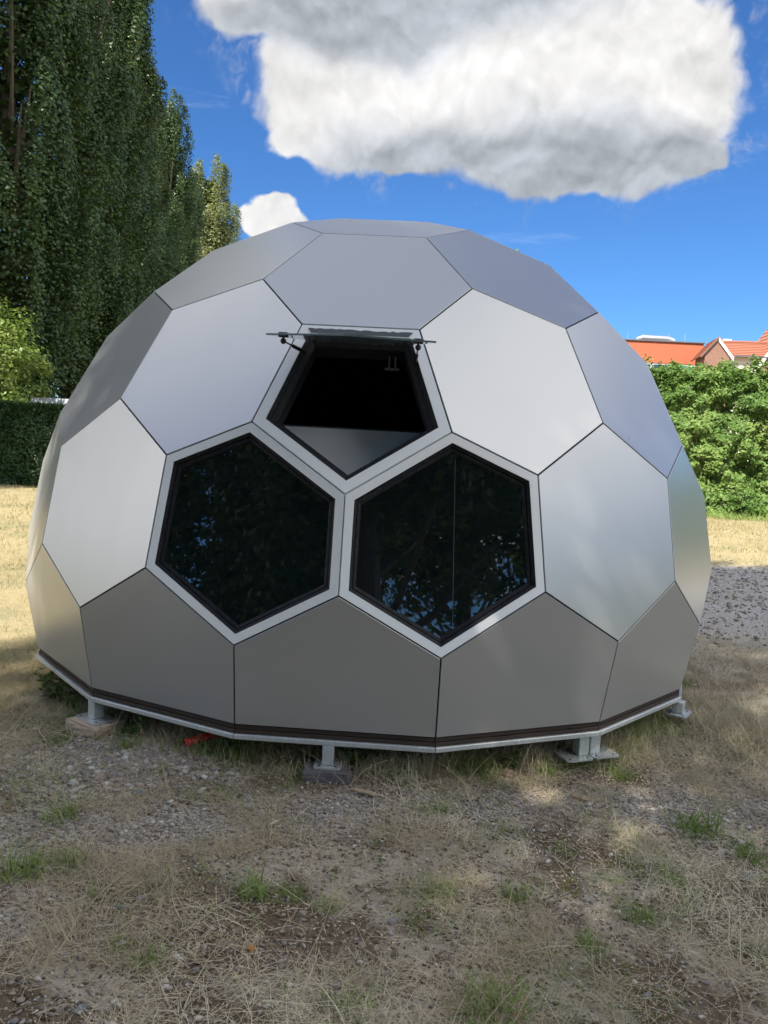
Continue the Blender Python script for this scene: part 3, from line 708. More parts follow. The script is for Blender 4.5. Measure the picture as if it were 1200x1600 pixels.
def rock(name, label, cat, m, x, y, s, seed, group=None, rz=None, sink=.25, sub=2):
    r = random.Random(seed); bm = bmesh.new(); bmesh.ops.create_icosphere(bm, subdivisions=sub, radius=1)
    pl = [(Vector((r.gauss(0, 1), r.gauss(0, 1), r.gauss(0, 1))).normalized(), r.uniform(.55, .9)) for _ in range(9)]
    for v in bm.verts:
        for n_, d_ in pl:
            k = v.co.dot(n_)
            if k > d_: v.co -= n_ * (k - d_)
        v.co = Vector((v.co.x * s[0], v.co.y * s[1], v.co.z * s[2])) * (1 + r.uniform(-.04, .04))
    z = float(height(np.array([x]), np.array([y]))[0]) + s[2] * sink
    o = obj(name, bm_mesh(name, bm, m), loc=(x, y, z), rot=(r.uniform(-.15, .15), r.uniform(-.15, .15), r.uniform(0, 6) if rz is None else rz)); tag(o, label, cat, group); return o
def smat(name, c): return mat(name, c, .85, 0, m_conc(tuple(x * 1.15 for x in c), tuple(x * .6 for x in c), 45))
SM = {k: smat('stone_' + k, c) for k, c in dict(rust=(.42, .20, .06), slate=(.16, .19, .20), white=(.62, .60, .57), grey=(.26, .25, .25), pink=(.33, .25, .25), brick=(.30, .10, .05), tan=(.38, .29, .19), brown=(.20, .14, .10)).items()}
rock('rock', 'flat sandy rock lying in the shade just left of the double leg', 'rock', ROCK, .86, -1.73, (.17, .12, .075), 5, rz=-.3)
for a in [
    ('rust coloured stone on dark soil left of the centre foreground', 'rust', -.25, -3.41, (.020, .017, .014)),
    ('greenish slate chip at the lower left corner of the ground', 'slate', -.66, -3.70, (.022, .016, .010)),
    ('rounded pinkish grey stone near the bottom edge, centre', 'pink', .02, -3.56, (.018, .014, .012)),
    ('flat pale grey stone, upper one of a pair on the left', 'grey', -.655, -3.165, (.026, .018, .010)),
    ('flat blue grey stone, lower one of a pair on the left', 'slate', -.70, -3.22, (.028, .016, .008)),
    ('red brown brick fragment at the bottom edge right of centre', 'brick', .52, -3.645, (.030, .018, .014)),
    ('white chip lying in the green grass on the right', 'white', 1.61, -2.56, (.024, .016, .008)),
    ('flat blue slate piece near the right edge', 'slate', 1.53, -2.82, (.045, .024, .007)),
    ('smooth grey pebble alone at the centre of the foreground', 'grey', .18, -3.23, (.018, .015, .013)),
    ('pale grey slate at the foot of the rubble heap', 'slate', -.89, -2.42, (.040, .030, .012)),
    ('brown stone in the grass beneath the front of the dome, right of its lowest corner', 'brown', .74, -2.0, (.040, .034, .034)),
    ('small round white pebble among gravel at lower left', 'white', -.58, -3.66, (.012, .010, .009)),
    ('white pebble beside the rosette weed at lower left', 'white', -.46, -3.60, (.011, .009, .008)),
    ('flat grey stone in the straw, far right of the bottom edge', 'grey', .92, -3.52, (.022, .016, .010)),
    ('blue grey stone chip right of the rust stone', 'slate', .10, -3.50, (.014, .010, .008)),
]:
    rock('stone', a[0], 'stone', SM[a[1]], a[2], a[3], a[4], hash(a[1]) % 7 + int(a[2] * 100) % 50, sink=.35)
def stick(name, label, cat, m, x, y, L, w, rz, h=.008):
    z = float(height(np.array([x]), np.array([y]))[0]) + h + .006; bm = bmesh.new()
    pts = [(-L / 2 + L * k / 6, .12 * L * math.sin(k * .9) * .35, .004 * math.sin(k * 2)) for k in range(7)]; sweep_bm(bm, pts, [w * s for s in (.35, .8, 1, .95, 1, .75, .3)], 6)
    for v in bm.verts: v.co.z *= .6
    o = obj(name, bm_mesh(name, bm, m), loc=(x, y, z), rot=(0, 0, rz)); tag(o, label, cat)
stick('wood_piece', 'weathered tan splinter of wood lying right of the front slab', 'wood', SM['tan'], .06, -2.30, .14, .016, -.3)
stick('wood_chip', 'pale wood chip on the ground below the double leg', 'wood', SM['tan'], 1.03, -2.22, .09, .020, -.5)
stick('twig', 'short bone coloured twig left of the centre foreground', 'twig', SM['white'], -.29, -2.62, .05, .006, .9)
stick('twig', 'thin tan twig standing out on the left foreground soil', 'twig', SM['tan'], -.73, -3.09, .07, .005, .8)
# red corrugated hose
hose = thing('drain_hose', 'red corrugated hose sticking out from under the dome', 'hose')
bm = bmesh.new(); pts = []; rad = []
for k in range(60):
    t = k / 59; hx_, hy_ = -.81 + .30 * t, -1.99 + .28 * t; pts.append((hx_, hy_, float(height(np.array([hx_]), np.array([hy_]))[0]) * .5 + .055 + .015 * math.sin(t * 3))); rad.append(.0165 + (.004 if k % 3 == 1 else 0))
sweep_bm(bm, pts, rad, 12, False); obj('hose_tube', bm_mesh('hose_tube', bm, RED, smooth=True), hose)
bm = bmesh.new(); tube_bm(bm, pts[1], pts[3], .0145, 12); obj('hose_opening', bm_mesh('hose_opening', bm, GAP), hose)

# ------------------------------------------------------------------ green tufts and weeds, each a thing
tuft_meshes = []
for k in range(4):
    def pl(r, n, k=k):
        a = r.uniform(0, 6.28, n); d = .055 * r.random(n) ** .8; return np.stack([np.cos(a) * d, np.sin(a) * d, np.zeros(n)], -1)
    parts = [blades(80, pl, (.03, .085), (.0022, .0055), (.05, 1.1), 3, 200 + k, .9), blades(50, pl, (.04, .09), (.0015, .003), (.5, 1.3), 3, 300 + k, .6, 0, (.7, 1))]
    V, Fc, T, o = [], [], [], 0
    for v, f, t in parts: V.append(v); Fc.append(f + o); T.append(t); o += len(v)
    tuft_meshes.append(mesh_np('grass_tuft', np.concatenate(V), np.concatenate(Fc), [GRASSG], np.concatenate(T)))
TUFTS = [
    (.35, -3.05, 1.0, 'bright green grass tuft on gravel at the centre right of the foreground'), (-.29, -3.10, 1.3, 'wide green grass tuft left of the centre foreground'),
    (.61, -3.07, 1.1, 'flat green tuft right of the brightest tuft'), (-1.13, -2.66, 1.2, 'dark green grass clump on the far left'), (-.86, -2.23, .9, 'green tuft on the rubble under the left window'),
    (1.45, -2.48, 1.9, 'largest green grass clump near the right edge'), (-1.12, -3.04, 1.6, 'bright green grass clump at the left edge'), (-.97, -2.98, 1.0, 'green tuft next to the clump at the left edge'),
    (-.53, -3.50, .9, 'small green tuft beside the white pebbles at lower left'), (-.64, -3.44, .8, 'low green weed tuft left of the white pebbles'), (-.04, -3.17, .8, 'small green tuft just left of the grey pebble in the centre'),
    (-.15, -3.12, .8, 'thin green tuft right of the wide tuft'), (.80, -3.29, .9, 'yellow green tuft in straw on the lower right'), (1.59, -2.66, 1.2, 'green tuft beside the white chip near the right edge'),
    (1.02, -3.13, .9, 'sparse green tuft on the right foreground'), (.46, -3.62, 1.5, 'tall green grass clump at the bottom edge right of centre'), (.05, -3.64, 1.1, 'green grass clump at the bottom edge, centre'),
    (1.21, -2.89, 1.0, 'faded green tuft below the largest clump on the right'), (.39, -2.42, .9, 'upright green tuft on the gravel below the right window'), (-.22, -2.12, 1.4, 'leafy green tuft left of the front slab'),
    (.21, -2.10, 1.3, 'green tuft under the front edge, right of the middle leg'), (.94, -1.92, 1.4, 'fresh green tuft in front of the sandy rock'), (1.29, -1.95, 1.2, 'light green tuft in front of the double leg'),
    (2.12, -.45, 1.5, 'green grass clump against the right side of the dome'), (-1.08, -2.0, 1.2, 'green tuft right of the pink block'), (-1.45, -1.93, 1.2, 'yellow green tuft left of the pink block')]
for k, (x, y, s, lab) in enumerate(TUFTS):
    z = float(height(np.array([x]), np.array([y]))[0]); o = obj('grass_tuft', tuft_meshes[k % 4], loc=(x, y, z - .004), rot=(0, 0, random.uniform(0, 6))); o.scale = (s * 1.15, s * 1.15, s * random.uniform(.85, 1.15)); tag(o, lab, 'grass tuft', 'green tufts on the dry ground')
def weed(x, y, h, seed, label, n=9, lw=.035):
    r = np.random.default_rng(seed); t = thing('weed', label, 'weed', (x, y, float(height(np.array([x]), np.array([y]))[0])), 0, 'leafy weeds at the foot of the dome')
    V, Fc, T = [], [], []; bm = bmesh.new(); c = 0
    for s in range(n):
        a = r.uniform(0, 6.28); le = r.uniform(.15, .9); hh = h * r.uniform(.5, 1.1); tip = np.array([math.cos(a) * math.sin(le), math.sin(a) * math.sin(le), math.cos(le)]) * hh
        tube_bm(bm, (0, 0, 0), tip, .0022, 5, .001)
        for k in range(9):
            f = (k + 1.5) / 10; p = tip * f; b = r.uniform(0, 6.28); d = np.array([math.cos(b), math.sin(b), r.uniform(-.2, .7)]); d /= np.linalg.norm(d); L = lw * r.uniform(.8, 1.7); w = np.cross(d, [0, 0, 1]); w = w / np.linalg.norm(w) * L * .26
            mid = p + d * L * .45; end = p + d * L + np.array([0, 0, -L * .2]); V += [p, mid + w, end, mid - w]; Fc.append([c, c + 1, c + 2, c + 3]); T += [r.random()] * 4; c += 4
    obj('stem', bm_mesh('stem', bm, WEED), t); obj('foliage', mesh_np('foliage', V, Fc, [WEED], T), t)
weed(-1.72, -1.30, .20, 1, 'dark leafy weed under the far left edge of the dome', 12); weed(-1.55, -1.42, .17, 2, 'leafy weed between the left edge of the dome and its left leg', 10)
weed(-1.86, -1.05, .16, 3, 'low leafy weed at the leftmost foot of the dome', 8); weed(-1.10, -1.84, .14, 4, 'green weed right of the left leg', 8, .025)
weed(.02, -2.06, .13, 5, 'green weed just right of the front slab', 9, .03); weed(-.55, -1.98, .10, 6, 'dark weed right of the red hose', 7, .03)
weed(.78, -1.93, .10, 7, 'weed left of the sandy rock', 7, .03)
# a few single tall stalks
for k, (x, y, L, rz, le, lab) in enumerate([(-.02, -2.25, .26, .5, .75, 'long arched pale stalk beside the front slab'), (.36, -2.12, .42, 1.2, .12, 'tall thin stalk rising before the lowest corner of the dome'), (.42, -2.12, .22, .8, .35, 'short leaning stalk right of the tallest one'),
        (.62, -3.30, .30, 2.0, .15, 'upright thin stalk on the right foreground'), (1.30, -2.60, .26, 3.0, .1, 'dry upright stalk in the large green clump'), (.78, -2.05, .2, .9, .4, 'leaning stalk in front of the sandy rock')]):
    z = float(height(np.array([x]), np.array([y]))[0]); pts = []; p = np.array([0, 0, 0.0]); th = le
    for j in range(9): pts.append(tuple(p)); p = p + np.array([math.sin(th), 0, math.cos(th)]) * L / 8; th += .07 if k else .12
    bm = bmesh.new(); sweep_bm(bm, pts, [.0017 * (1 - .06 * j) for j in range(9)], 5)
    tag(obj('grass_stalk', bm_mesh('grass_stalk', bm, DRYG), loc=(x, y, z), rot=(0, 0, rz)), lab, 'grass stalk')

# ------------------------------------------------------------------ foliage
def leaves(C, D, size, r, aspect=.62, droop=.3):
    """diamond leaves at C (n,3) facing roughly D (n,3)"""
    n = len(C); D = D + r.normal(0, .55, (n, 3)); D /= np.linalg.norm(D, axis=1)[:, None]
    a = r.normal(0, 1, (n, 3)); a[:, 2] -= droop; t = np.cross(D, a); t /= np.linalg.norm(t, axis=1)[:, None] + 1e-9; b = np.cross(D, t)
    s = (size * r.uniform(.6, 1.25, n))[:, None]
    q4 = np.stack([C - b * s * .5, C + t * s * .5 * aspect + D * s * .06, C + b * s * .5, C - t * s * .5 * aspect + D * s * .06], 1)
    return q4.reshape(-1, 3), np.arange(4 * n).reshape(-1, 4)
def poplar_mesh(seed, H=19.5, rad=2.0, nl=80000, base=.6):
    r = np.random.default_rng(seed); C = []; D = []; T = []
    npl = 150; per = nl // npl
    for k in range(npl):
        z0 = base + (H - base) * (r.random() ** 1.15) * .86; a = r.uniform(0, 6.28)
        prof = lambda z: rad * np.clip(np.sin(np.pi * np.clip((z / H), 0, 1) ** .62 * .97 + .02), 0, 1) ** .55 * (1 - .25 * np.clip(z / H, 0, 1)) + .06
        L = r.uniform(2.0, 4.2) * (1 - .3 * z0 / H); L = min(L, H - z0 + .2)
        rr = prof(z0 + L * .5) * r.uniform(.55, 1.0); ca = np.array([math.cos(a), math.sin(a)])
        t = r.random(per) ** .8; zz = z0 + L * t; outr = rr * (.35 + .65 * np.sin(np.clip(t, 0, 1) * 1.9) ** .7)
        outr = np.minimum(outr, prof(zz) * 1.08)
        w = (.38 * (1 - t) ** .6 + .10) * r.uniform(.8, 1.3)
        off = r.normal(0, 1, (per, 3)); off /= np.linalg.norm(off, axis=1)[:, None]; off *= (w * r.random(per) ** .35)[:, None]
        c = np.stack([ca[0] * outr, ca[1] * outr, zz], -1) + off * [1, 1, 1.3]
        C.append(c); D.append(off / (w[:, None]) + np.array([ca[0], ca[1], .35]) * .8); T.append(np.clip(r.random(per) * .7 + r.random() * .3, 0, 1))
    C = np.concatenate(C); D = np.concatenate(D); T = np.concatenate(T)
    V, Fc = leaves(C, D, .105, r)
    ni = 3800; z = base + (H - base) * r.random(ni) * .93; a = r.uniform(0, 6.28, ni); q_ = np.sqrt(r.random(ni)) * .55 * rad * np.clip(1.15 - z / H, .1, 1)  # oversized inner leaves in the darkest tint, added to block light
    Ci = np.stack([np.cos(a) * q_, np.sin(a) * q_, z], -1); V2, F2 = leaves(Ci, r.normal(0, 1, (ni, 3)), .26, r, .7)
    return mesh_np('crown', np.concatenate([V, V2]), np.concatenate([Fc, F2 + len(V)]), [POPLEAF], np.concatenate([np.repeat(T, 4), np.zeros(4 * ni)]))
def trunk_mesh(H, r0, nb=0, rad=1.5, seed=0, spread=.35):
    r = random.Random(seed); bm = bmesh.new(); pts = [(0, 0, -.1)]; 
    for k in range(1, 9): pts.append((r.uniform(-.08, .08), r.uniform(-.08, .08), H * k / 8))
    sweep_bm(bm, pts, [r0 * (1.25 if k == 0 else 1 - .11 * k) for k in range(9)], 8)
    for k in range(nb):
        z = H * r.uniform(.12, .75); a = r.uniform(0, 6.28); L = rad * r.uniform(.9, 1.5) / max(spread, .15) * .6
        L = min(L, (H - z)); e = (math.cos(a) * rad * r.uniform(.5, .9), math.sin(a) * rad * r.uniform(.5, .9), z + L)
        sweep_bm(bm, [(0, 0, z), (e[0] * .5, e[1] * .5, z + L * .35), e], [r0 * .3, r0 * .2, r0 * .05], 5)
    return bm_mesh('trunk', bm, BARK)
crowns = [poplar_mesh(s) for s in (11, 12, 13)]
tr_m = trunk_mesh(18.5, .30, 22, 1.3, 3)
def poplar(x, y, k, s, label, rz=0, group='tall poplars in the row on the left', sw=1.0, leaf=None):
    t = thing('poplar_tree', label, 'poplar tree', (x, y, 0), rz, group); t.scale = (s * sw, s * sw, s)
    me = crowns[k % 3]
    if leaf is not None: me = me.copy(); me.materials[0] = leaf
    obj('crown', me, t); obj('trunk', tr_m, t); return t
ords = ['leftmost and nearest tall poplar, cut off by the left edge', 'second tall dark poplar from the left, its top beyond the frame', 'third tall poplar from the left', 'fourth poplar of the dark row, the last one cut off by the top edge',
        'fifth poplar of the dark row, its tip standing free against the sky', 'sixth poplar of the dark row, lower tip just left of the cloud', 'seventh and farthest poplar of the dark row, dipping behind the dome']
for k, (x, y, s) in enumerate([(-13.6, 16.0, 1.12), (-11.8, 19.6, 1.16), (-11.7, 24.0, 1.12), (-11.9, 28.8, 1.14), (-12.5, 34.0, .98), (-12.5, 39.0, 1.0), (-12.7, 43.5, .88)]):
    poplar(x, y, k, s, ords[k], k * 1.7, sw=1.2)
poplar(-12.7, 50.5, 1, 1.0, 'pale sunlit poplar standing apart beyond the end of the dark row', 2.2, 'lone far poplar', 1.6, POPLEAF_LIT)
# unseen second row left of the frame, added to shade the first and the hedge
for k, (x, y, s) in enumerate([(-15.6, 3.2, 1.0), (-18.5, 8.5, 1.2), (-18.8, 12.5, 1.2), (-18.8, 16.5, 1.2), (-19, 20.5, 1.2), (-19, 25, 1.2), (-19, 29.5, 1.2)]):
    poplar(x, y, k + 1, s, ['first', 'second', 'third', 'fourth', 'fifth', 'sixth', 'seventh'][k] + ' poplar of the unseen row added left of the picture for shade, counted from the front', k * 2.1, 'added shade poplars beyond the left edge')
# trees behind the camera that shade the dome and stand mirrored in the windows
for k, (x, y, s) in enumerate([(-4.2, -8.5, 1.10), (-6.9, -10.0, 1.08), (-2.5, -10.8, 1.12), (-15.0, -15.5, 1.0), (-12.2, -18, 1.1), (-18.0, -12.0, .95), (-9.4, -18.5, 1.0)]):
    poplar(x, y, k, s, ['first', 'second', 'third', 'fourth', 'fifth', 'sixth', 'seventh'][k] + ' poplar behind the camera, mirrored in the dark windows', k * 1.3, 'poplars behind the camera')
def round_mesh(seed, rx, ry, rz_, zc, nc, per, leaf, size, crad, flat=0):
    r = np.random.default_rng(seed); C = []; D = []; T = []
    for k in range(nc):
        d = r.normal(0, 1, 3); d /= np.linalg.norm(d); rr = r.uniform(.55, 1.0); c = d * rr * np.array([rx, ry, rz_]) + [0, 0, zc]
        off = r.normal(0, 1, (per, 3)); off /= np.linalg.norm(off, axis=1)[:, None]; w = crad * r.uniform(.7, 1.3)
        C.append(c + off * (w * r.random(per) ** .4)[:, None] * [1, 1, .75]); D.append(off + d * .8 + [0, 0, .4]); T.append(np.clip(r.random(per) * .7 + r.random() * .3, 0, 1))
    C = np.concatenate(C); C[:, 2] = np.maximum(C[:, 2], .03); V, Fc = leaves(C, np.concatenate(D), size, r)
    return mesh_np('crown', V, Fc, [leaf], np.repeat(np.concatenate(T), 4))
broad = round_mesh(21, 3.6, 3.6, 4.2, 7.4, 130, 260, BROAD, .24, .95); btr = trunk_mesh(9, .32, 16, 2.6, 5, .8)
def broadtree(x, y, s, label, rz=0, group='broad trees behind the camera'):
    t = thing('broadleaf_tree', label, 'tree', (x, y, 0), rz, group); t.scale = (s, s, s); obj('crown', broad, t); obj('trunk', btr, t)
for k, (x, y, s) in enumerate([(3.2, -12.5, 1.15), (1.2, -15.5, 1.3), (7.5, -17.5, .85)]):
    broadtree(x, y, s, ['left', 'rearmost', 'right'][k] + ' broad tree behind the camera, mirrored in the right window', k * 2)
# bush in front of the poplars on the left, tree tips over the dome
bu = thing('light_green_bush', 'light green sunlit shrub tree at the left edge in front of the dark poplars', 'bush', (-10.7, 15.7, 0))
obj('foliage', round_mesh(31, 1.7, 1.5, 1.9, 2.7, 120, 150, BUSHL, .11, .42), bu); obj('stem', trunk_mesh(3.6, .09, 8, 1.0, 7, .6), bu)
ft = thing('slender_tree', 'green tree behind the dome of which only two leafy tips show over its right shoulder', 'tree', (6.2, 35, 0))
r8 = np.random.default_rng(8); C8 = []
for (cx, cz, w, h) in ((-.30, 10.72, .13, .25), (.36, 10.35, .13, .25), (.0, 8.9, .5, .6), (0, 7.4, 1.0, 1.0), (0, 6.3, 1.6, 1.6), (0, 4.5, 1.7, 1.5)):
    nn_ = int(260 + 900 * w); o_ = r8.normal(0, .5, (nn_, 3)); C8.append(o_ * [w, w, h] + [cx, 0, cz])
C8 = np.concatenate(C8); V8, F8 = leaves(C8, r8.normal(0, 1, C8.shape) + [0, -.5, .6], .2, r8); obj('crown', mesh_np('crown', V8, F8, [BUSHL], np.repeat(r8.random(len(C8)), 4)), ft); obj('trunk', trunk_mesh(8.5, .14, 6, .8, 9, .5), ft)

def hedge_mesh(seed, L, D_, H, n, leaf, size, lump=.35, top=.3, wob=1.0):
    """leafy shell on front, top and ends of a clipped or loose hedge; x length, y depth (front at -y)"""
    r = np.random.default_rng(seed); C = []; Dn = []
    nf = int(n * .62); x = r.uniform(-L / 2, L / 2, nf); z = H * r.random(nf) ** .95
    b = lump * (fbm(x * .9 + 9, z * 1.1, seed, 4) - .5) * 2 + lump * .5 * (fbm(x * 3.1, z * 3.1, seed + 5, 3) - .5) * 2
    curve = .10 * H * np.clip((z / H - .55), 0, 1) ** 2 * 4
    C.append(np.stack([x, -D_ / 2 - b + curve - r.random(nf) ** 2 * -.25, z], -1)); Dn.append(np.tile([0, -1, .45], (nf, 1)))
    nt = n - nf; x = r.uniform(-L / 2, L / 2, nt); y = r.uniform(-D_ / 2, D_ / 2, nt)
    zt = H + top * (fbm(x * 1.1 * wob, y * 1.1 + 4, seed + 9, 4) - .55) * 2 + top * .6 * (fbm(x * 4, y * 4, seed + 12, 3) - .5) * 2 - r.random(nt) ** 2 * .3
    C.append(np.stack([x, y, zt], -1)); Dn.append(np.tile([0, -.2, 1], (nt, 1)))
    C = np.concatenate(C); C[:, 2] = np.maximum(C[:, 2], .02)
    V, Fc = leaves(C, np.concatenate(Dn), size, r); t = np.repeat(r.random(len(C)), 4)
    return mesh_np('foliage', V, Fc, [leaf], t)
COREM = mat('shaded_twigs', (.02, .025, .012), .95)
def hedge(name, label, loc, rz, L, D_, H, n, leaf, size, seed, lump, top):
    t = thing(name, label, 'hedge', loc, rz); obj('foliage', hedge_mesh(seed, L, D_, H, n, leaf, size, lump, top), t)
    r = random.Random(seed); bm = bmesh.new()
    for k in range(int(L * 6)):
        x = r.uniform(-L / 2, L / 2); y = r.uniform(-D_ / 2 + .5, D_ / 2); sweep_bm(bm, [(x, y, 0), (x + r.uniform(-.2, .2), y, H * .45), (x + r.uniform(-.4, .4), y + r.uniform(-.2, .2), H * .85)], [.03, .02, .008], 5)
    obj('stem', bm_mesh('stem', bm, BARK), t)
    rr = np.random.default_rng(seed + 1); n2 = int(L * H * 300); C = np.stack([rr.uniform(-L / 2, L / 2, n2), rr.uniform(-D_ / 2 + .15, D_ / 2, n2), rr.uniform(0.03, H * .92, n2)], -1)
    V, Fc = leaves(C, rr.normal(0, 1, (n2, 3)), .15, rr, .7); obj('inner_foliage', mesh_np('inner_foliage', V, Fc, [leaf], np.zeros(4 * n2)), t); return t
hedge('laurel_hedge', 'tall bright green leafy hedge on the right behind the dome', (10.1, 17.0, 0), R(-3), 12.5, 3.2, 3.74, 150000, HEDGER, .10, 3, .55, .75)
hedge('laurel_hedge', 'continuation of the leafy hedge beyond the right edge of the picture', (16.5, 4.0, 0), R(-90), 22, 2.5, 2.3, 30000, HEDGER, .22, 13, .3, .3)
hedge('clipped_hedge', 'low dark clipped hedge at the left edge behind the lawn', (-10.4, 14.1, 0), R(0), 9.0, 1.6, 1.95, 52000, HEDGEL, .085, 6, .10, .10)
hedge('far_hedge', 'long dark hedge far behind the dome', (0, 60, 0), 0, 120, 2, 3.0, 26000, HEDGEL, .5, 9, .4, .4)
fe = thing('panel_fence', 'pale low fence just visible over the clipped hedge on the left', 'fence', (-9.8, 15.9, 0))
for k in range(6): box('fence_panel', mat('white_fence', (.42, .45, .48), .6) if k == 0 else bpy.data.materials['white_fence'], (-4.0 + 1.7 * k, 0, 1.1), (1.66, .05, 2.10), fe)
for k in range(7): box('post', bpy.data.materials['white_fence'], (-4.85 + 1.7 * k, .0, 1.12), (.07, .09, 2.24), fe)

# ------------------------------------------------------------------ buildings on the right
def m_or(q, b, m):
    n = q.noise(objc(q), 1.5, 4, .5); q.put(q.mix(n, (.44, .115, .055), (.40, .105, .05)), b.inputs['Base Color'])
ORANGE = mat('orange_cladding', (.6, .12, .045), .7, 0, m_or); GREYT = mat('grey_trim', (.10, .10, .11), .6); WHITEP = mat('white_paint', (.75, .76, .76), .5)
TEAL = mat('teal_glass', (.02, .16, .16), .08, 0); BGLASS = mat('dark_blue_glass', (.03, .06, .08), .06, 0); CREAM = mat('cream_render', (.62, .55, .47), .85); METAL = mat('silver_duct', (.6, .61, .62), .3, .8)
def m_brick(q, b, m):
    br = q.n('ShaderNodeTexBrick'); mp = q.n('ShaderNodeMapping'); mp.inputs['Rotation'].default_value = (R(90), 0, 0); q.l.new(objc(q), mp.inputs[0]); q.l.new(mp.outputs[0], br.inputs['Vector'])
    br.inputs['Scale'].default_value = 4; br.inputs['Color1'].default_value = (.26, .13, .09, 1); br.inputs['Color2'].default_value = (.20, .10, .075, 1); br.inputs['Mortar'].default_value = (.22, .17, .14, 1)
    q.put(br.outputs['Color'], b.inputs['Base Color'])
BRICK = mat('brown_brick', (.24, .12, .08), .9, 0, m_brick)
def m_tile(q, b, m):
    n = q.noise(objc(q), 6, 4, .6); q.put(q.mix(n, (.36, .14, .08), (.25, .095, .06)), b.inputs['Base Color'])
TILE = mat('orange_roof_tile', (.36, .11, .05), .8, 0, m_tile)
ob = thing('orange_building', 'flat roofed orange clad building with a strip of teal windows, behind the hedge', 'building', (18.1, 50.0, 0), R(-3))
box('wall', ORANGE, (-3.0, 3, 8.30), (12.0, 6.0, 1.45), ob, .02)
box('wall', GREYT, (-3.0, 3.1, 3.4), (11.8, 5.7, 6.8), ob, .02)
box('roof_edge', GREYT, (-3.0, 2.95, 9.07), (12.1, 6.1, .09), ob, .01)
box('wall', ORANGE, (3.4, 3.6, 8.05), (.78, 4.0, 1.2), ob, .02); box('roof_edge', GREYT, (3.4, 3.55, 8.69), (.8, 4.1, .08), ob, .01)
for k in range(8):
    wf = box('window', WHITEP, (-8.3 + 1.45 * k, .10, 6.95), (1.40, .12, 1.25), ob, .01)
    box('pane', TEAL if k % 3 == 1 else BGLASS, (-8.3 + 1.45 * k, .02, 6.95), (1.24, .05, 1.12), wf, .002)
bm = bmesh.new(); sweep_bm(bm, [(-.9, 2.2, 9.1), (-.9, 2.2, 9.45), (-.6, 2.2, 9.58), (1.2, 2.2, 9.56), (1.55, 2.2, 9.45), (1.6, 2.2, 9.1)], .17, 10); obj('roof_duct', bm_mesh('roof_duct', bm, METAL, smooth=True), ob)
for x in (-3.0, -1.9, 0.9, 2.0):
    bm = bmesh.new(); tube_bm(bm, (x, 1.0, 9.1), (x, 1.0, 9.75), .02, 6); obj('lightning_rod', bm_mesh('lightning_rod', bm, METAL), ob)
# brick house: gable to the left front, tiled roof running right
hs_ = thing('brick_house', 'brown brick house with orange tiled roof and white verge boards at the right edge', 'house', (20.15, 45.0, 0), R(-10))
def prism(name, m, pts, y0, y1, parent):
    bm = bmesh.new(); a = [bm.verts.new((x, y0, z)) for x, z in pts]; b = [bm.verts.new((x, y1, z)) for x, z in pts]
    for k in range(len(pts)): bm.faces.new((a[k], a[(k + 1) % len(pts)], b[(k + 1) % len(pts)], b[k]))
    bm.faces.new(a[::-1]); bm.faces.new(b); return obj(name, bm_mesh(name, bm, m), parent)
def roofplane(p0, p1, p2, p3, m, parent, rows=9, t=.05):
    """tiled roof plane: overlapping rows from eave p0-p1 up to ridge p3-p2"""
    p0, p1, p2, p3 = [np.array(p, float) for p in (p0, p1, p2, p3)]; nn_ = np.cross(p1 - p0, p3 - p0); nn_ /= np.linalg.norm(nn_)
    if nn_[2] < 0: nn_ = -nn_
    rf = None
    for k in range(rows):
        a, b = k / rows, (k + 1) / rows + .03; A, B = p0 + (p3 - p0) * a, p1 + (p2 - p1) * a; Cc, Dd = p1 + (p2 - p1) * min(b, 1), p0 + (p3 - p0) * min(b, 1)
        bm = bmesh.new(); top = [bm.verts.new(p) for p in (A + nn_ * t * 1.6, B + nn_ * t * 1.6, Cc + nn_ * t * .6, Dd + nn_ * t * .6)]; bot = [bm.verts.new(p) for p in (A, B, Cc, Dd)]
        for j in range(4): bm.faces.new((bot[j], bot[(j + 1) % 4], top[(j + 1) % 4], top[j]))
        bm.faces.new(top); bm.faces.new(bot[::-1]); o = obj('roof' if rf is None else 'tile_row', bm_mesh('tile_row', bm, m), parent if rf is None else rf); rf = rf or o
    return rf
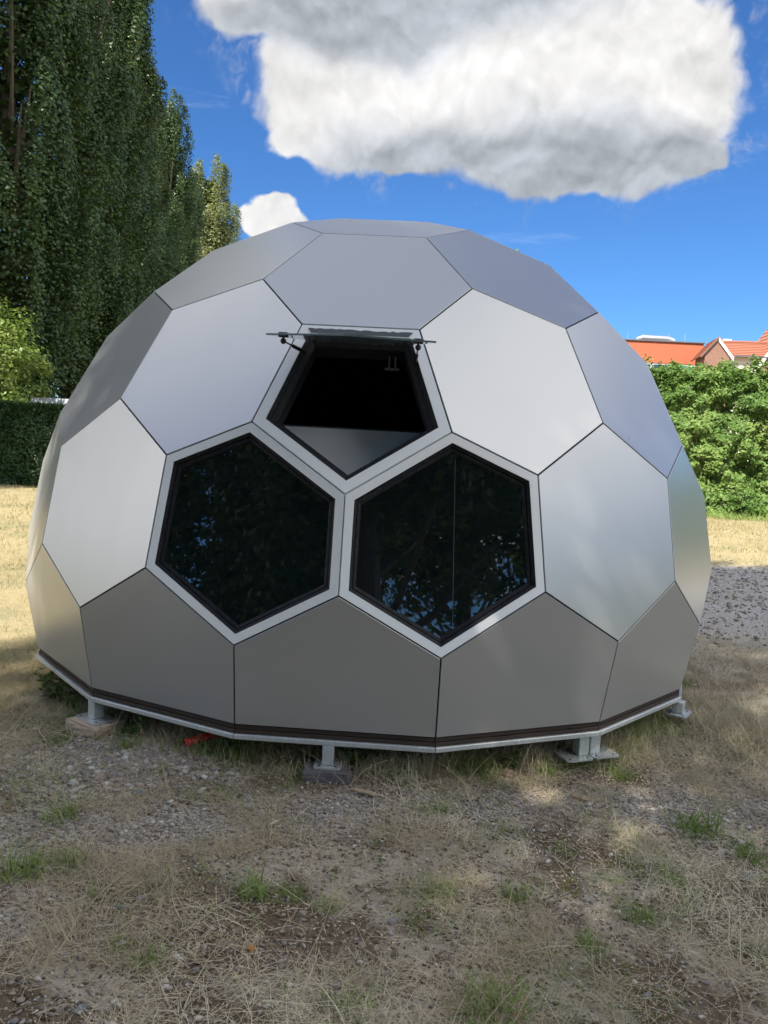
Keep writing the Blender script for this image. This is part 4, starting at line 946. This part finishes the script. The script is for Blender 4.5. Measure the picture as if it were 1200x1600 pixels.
# small gabled wing facing the viewer
prism('gable_wall', BRICK, [(-.72, 0), (.72, 0), (.72, 7.75), (0, 8.72), (-.72, 7.75)], 0, 3.0, hs_)
for s in (-1, 1):
    bm = bmesh.new(); w = .15 if s == 1 else .05
    vs = [(0, 8.80), (s * .95, 7.62), (s * .95, 7.62 - w * 1.6), (0, 8.80 - w * 1.6)]
    a = [bm.verts.new((x, -.12, z)) for x, z in vs]; b = [bm.verts.new((x, -.03, z)) for x, z in vs]
    for k in range(4): bm.faces.new((a[k], a[(k + 1) % 4], b[(k + 1) % 4], b[k]))
    bm.faces.new(a[::-1]); bm.faces.new(b); obj('verge_board', bm_mesh('verge_board', bm, WHITEP if s == 1 else GREYT), hs_)
roofplane((-.98, -.1, 7.60), (-.98, 3.0, 7.60), (0, 3.0, 8.82), (0, -.1, 8.82), TILE, hs_); roofplane((.98, -.1, 7.60), (.98, 3.0, 7.60), (0, 3.0, 8.82), (0, -.1, 8.82), TILE, hs_)
# main range to the right
box('wall', CREAM, (2.6, 1.6, 3.85), (3.6, 2.6, 7.7), hs_, .02)
roofplane((.9, .05, 7.72), (3.1, .05, 7.72), (3.5, 1.7, 8.72), (.2, 1.7, 8.72), TILE, hs_, 8); roofplane((.9, 3.3, 7.72), (4.1, 3.3, 7.72), (3.5, 1.7, 8.72), (.2, 1.7, 8.72), TILE, hs_, 8)
box('ridge', TILE, (1.85, 1.7, 8.80), (3.4, .18, .12), hs_, .02)
box('gutter', GREYT, (2.0, -.02, 7.70), (2.3, .12, .08), hs_, .01)
box('dormer', WHITEP, (1.0, 2.5, 8.86), (.5, .5, .34), hs_, .02)
hs2 = thing('brick_house', 'larger red roofed brick gable cut off by the right edge of the picture', 'house', (24.6, 44.6, 0), R(-4))
prism('gable_wall', BRICK, [(-1.9, 0), (1.9, 0), (1.9, 7.3), (0, 10.1), (-1.9, 7.3)], 0, 4.0, hs2)
roofplane((-2.2, -.15, 6.95), (-2.2, 4.0, 6.95), (0, 4.0, 10.2), (0, -.15, 10.2), TILE, hs2, 12); roofplane((2.2, -.15, 6.95), (2.2, 4.0, 6.95), (0, 4.0, 10.2), (0, -.15, 10.2), TILE, hs2, 12)
bm = bmesh.new(); vs = [(0, 10.32), (-2.25, 7.0), (-2.25, 6.7), (0, 10.02)]
a = [bm.verts.new((x, -.25, z)) for x, z in vs]; b = [bm.verts.new((x, -.16, z)) for x, z in vs]
for k in range(4): bm.faces.new((a[k], a[(k + 1) % 4], b[(k + 1) % 4], b[k]))
bm.faces.new(a[::-1]); bm.faces.new(b); obj('verge_board', bm_mesh('verge_board', bm, WHITEP), hs2)
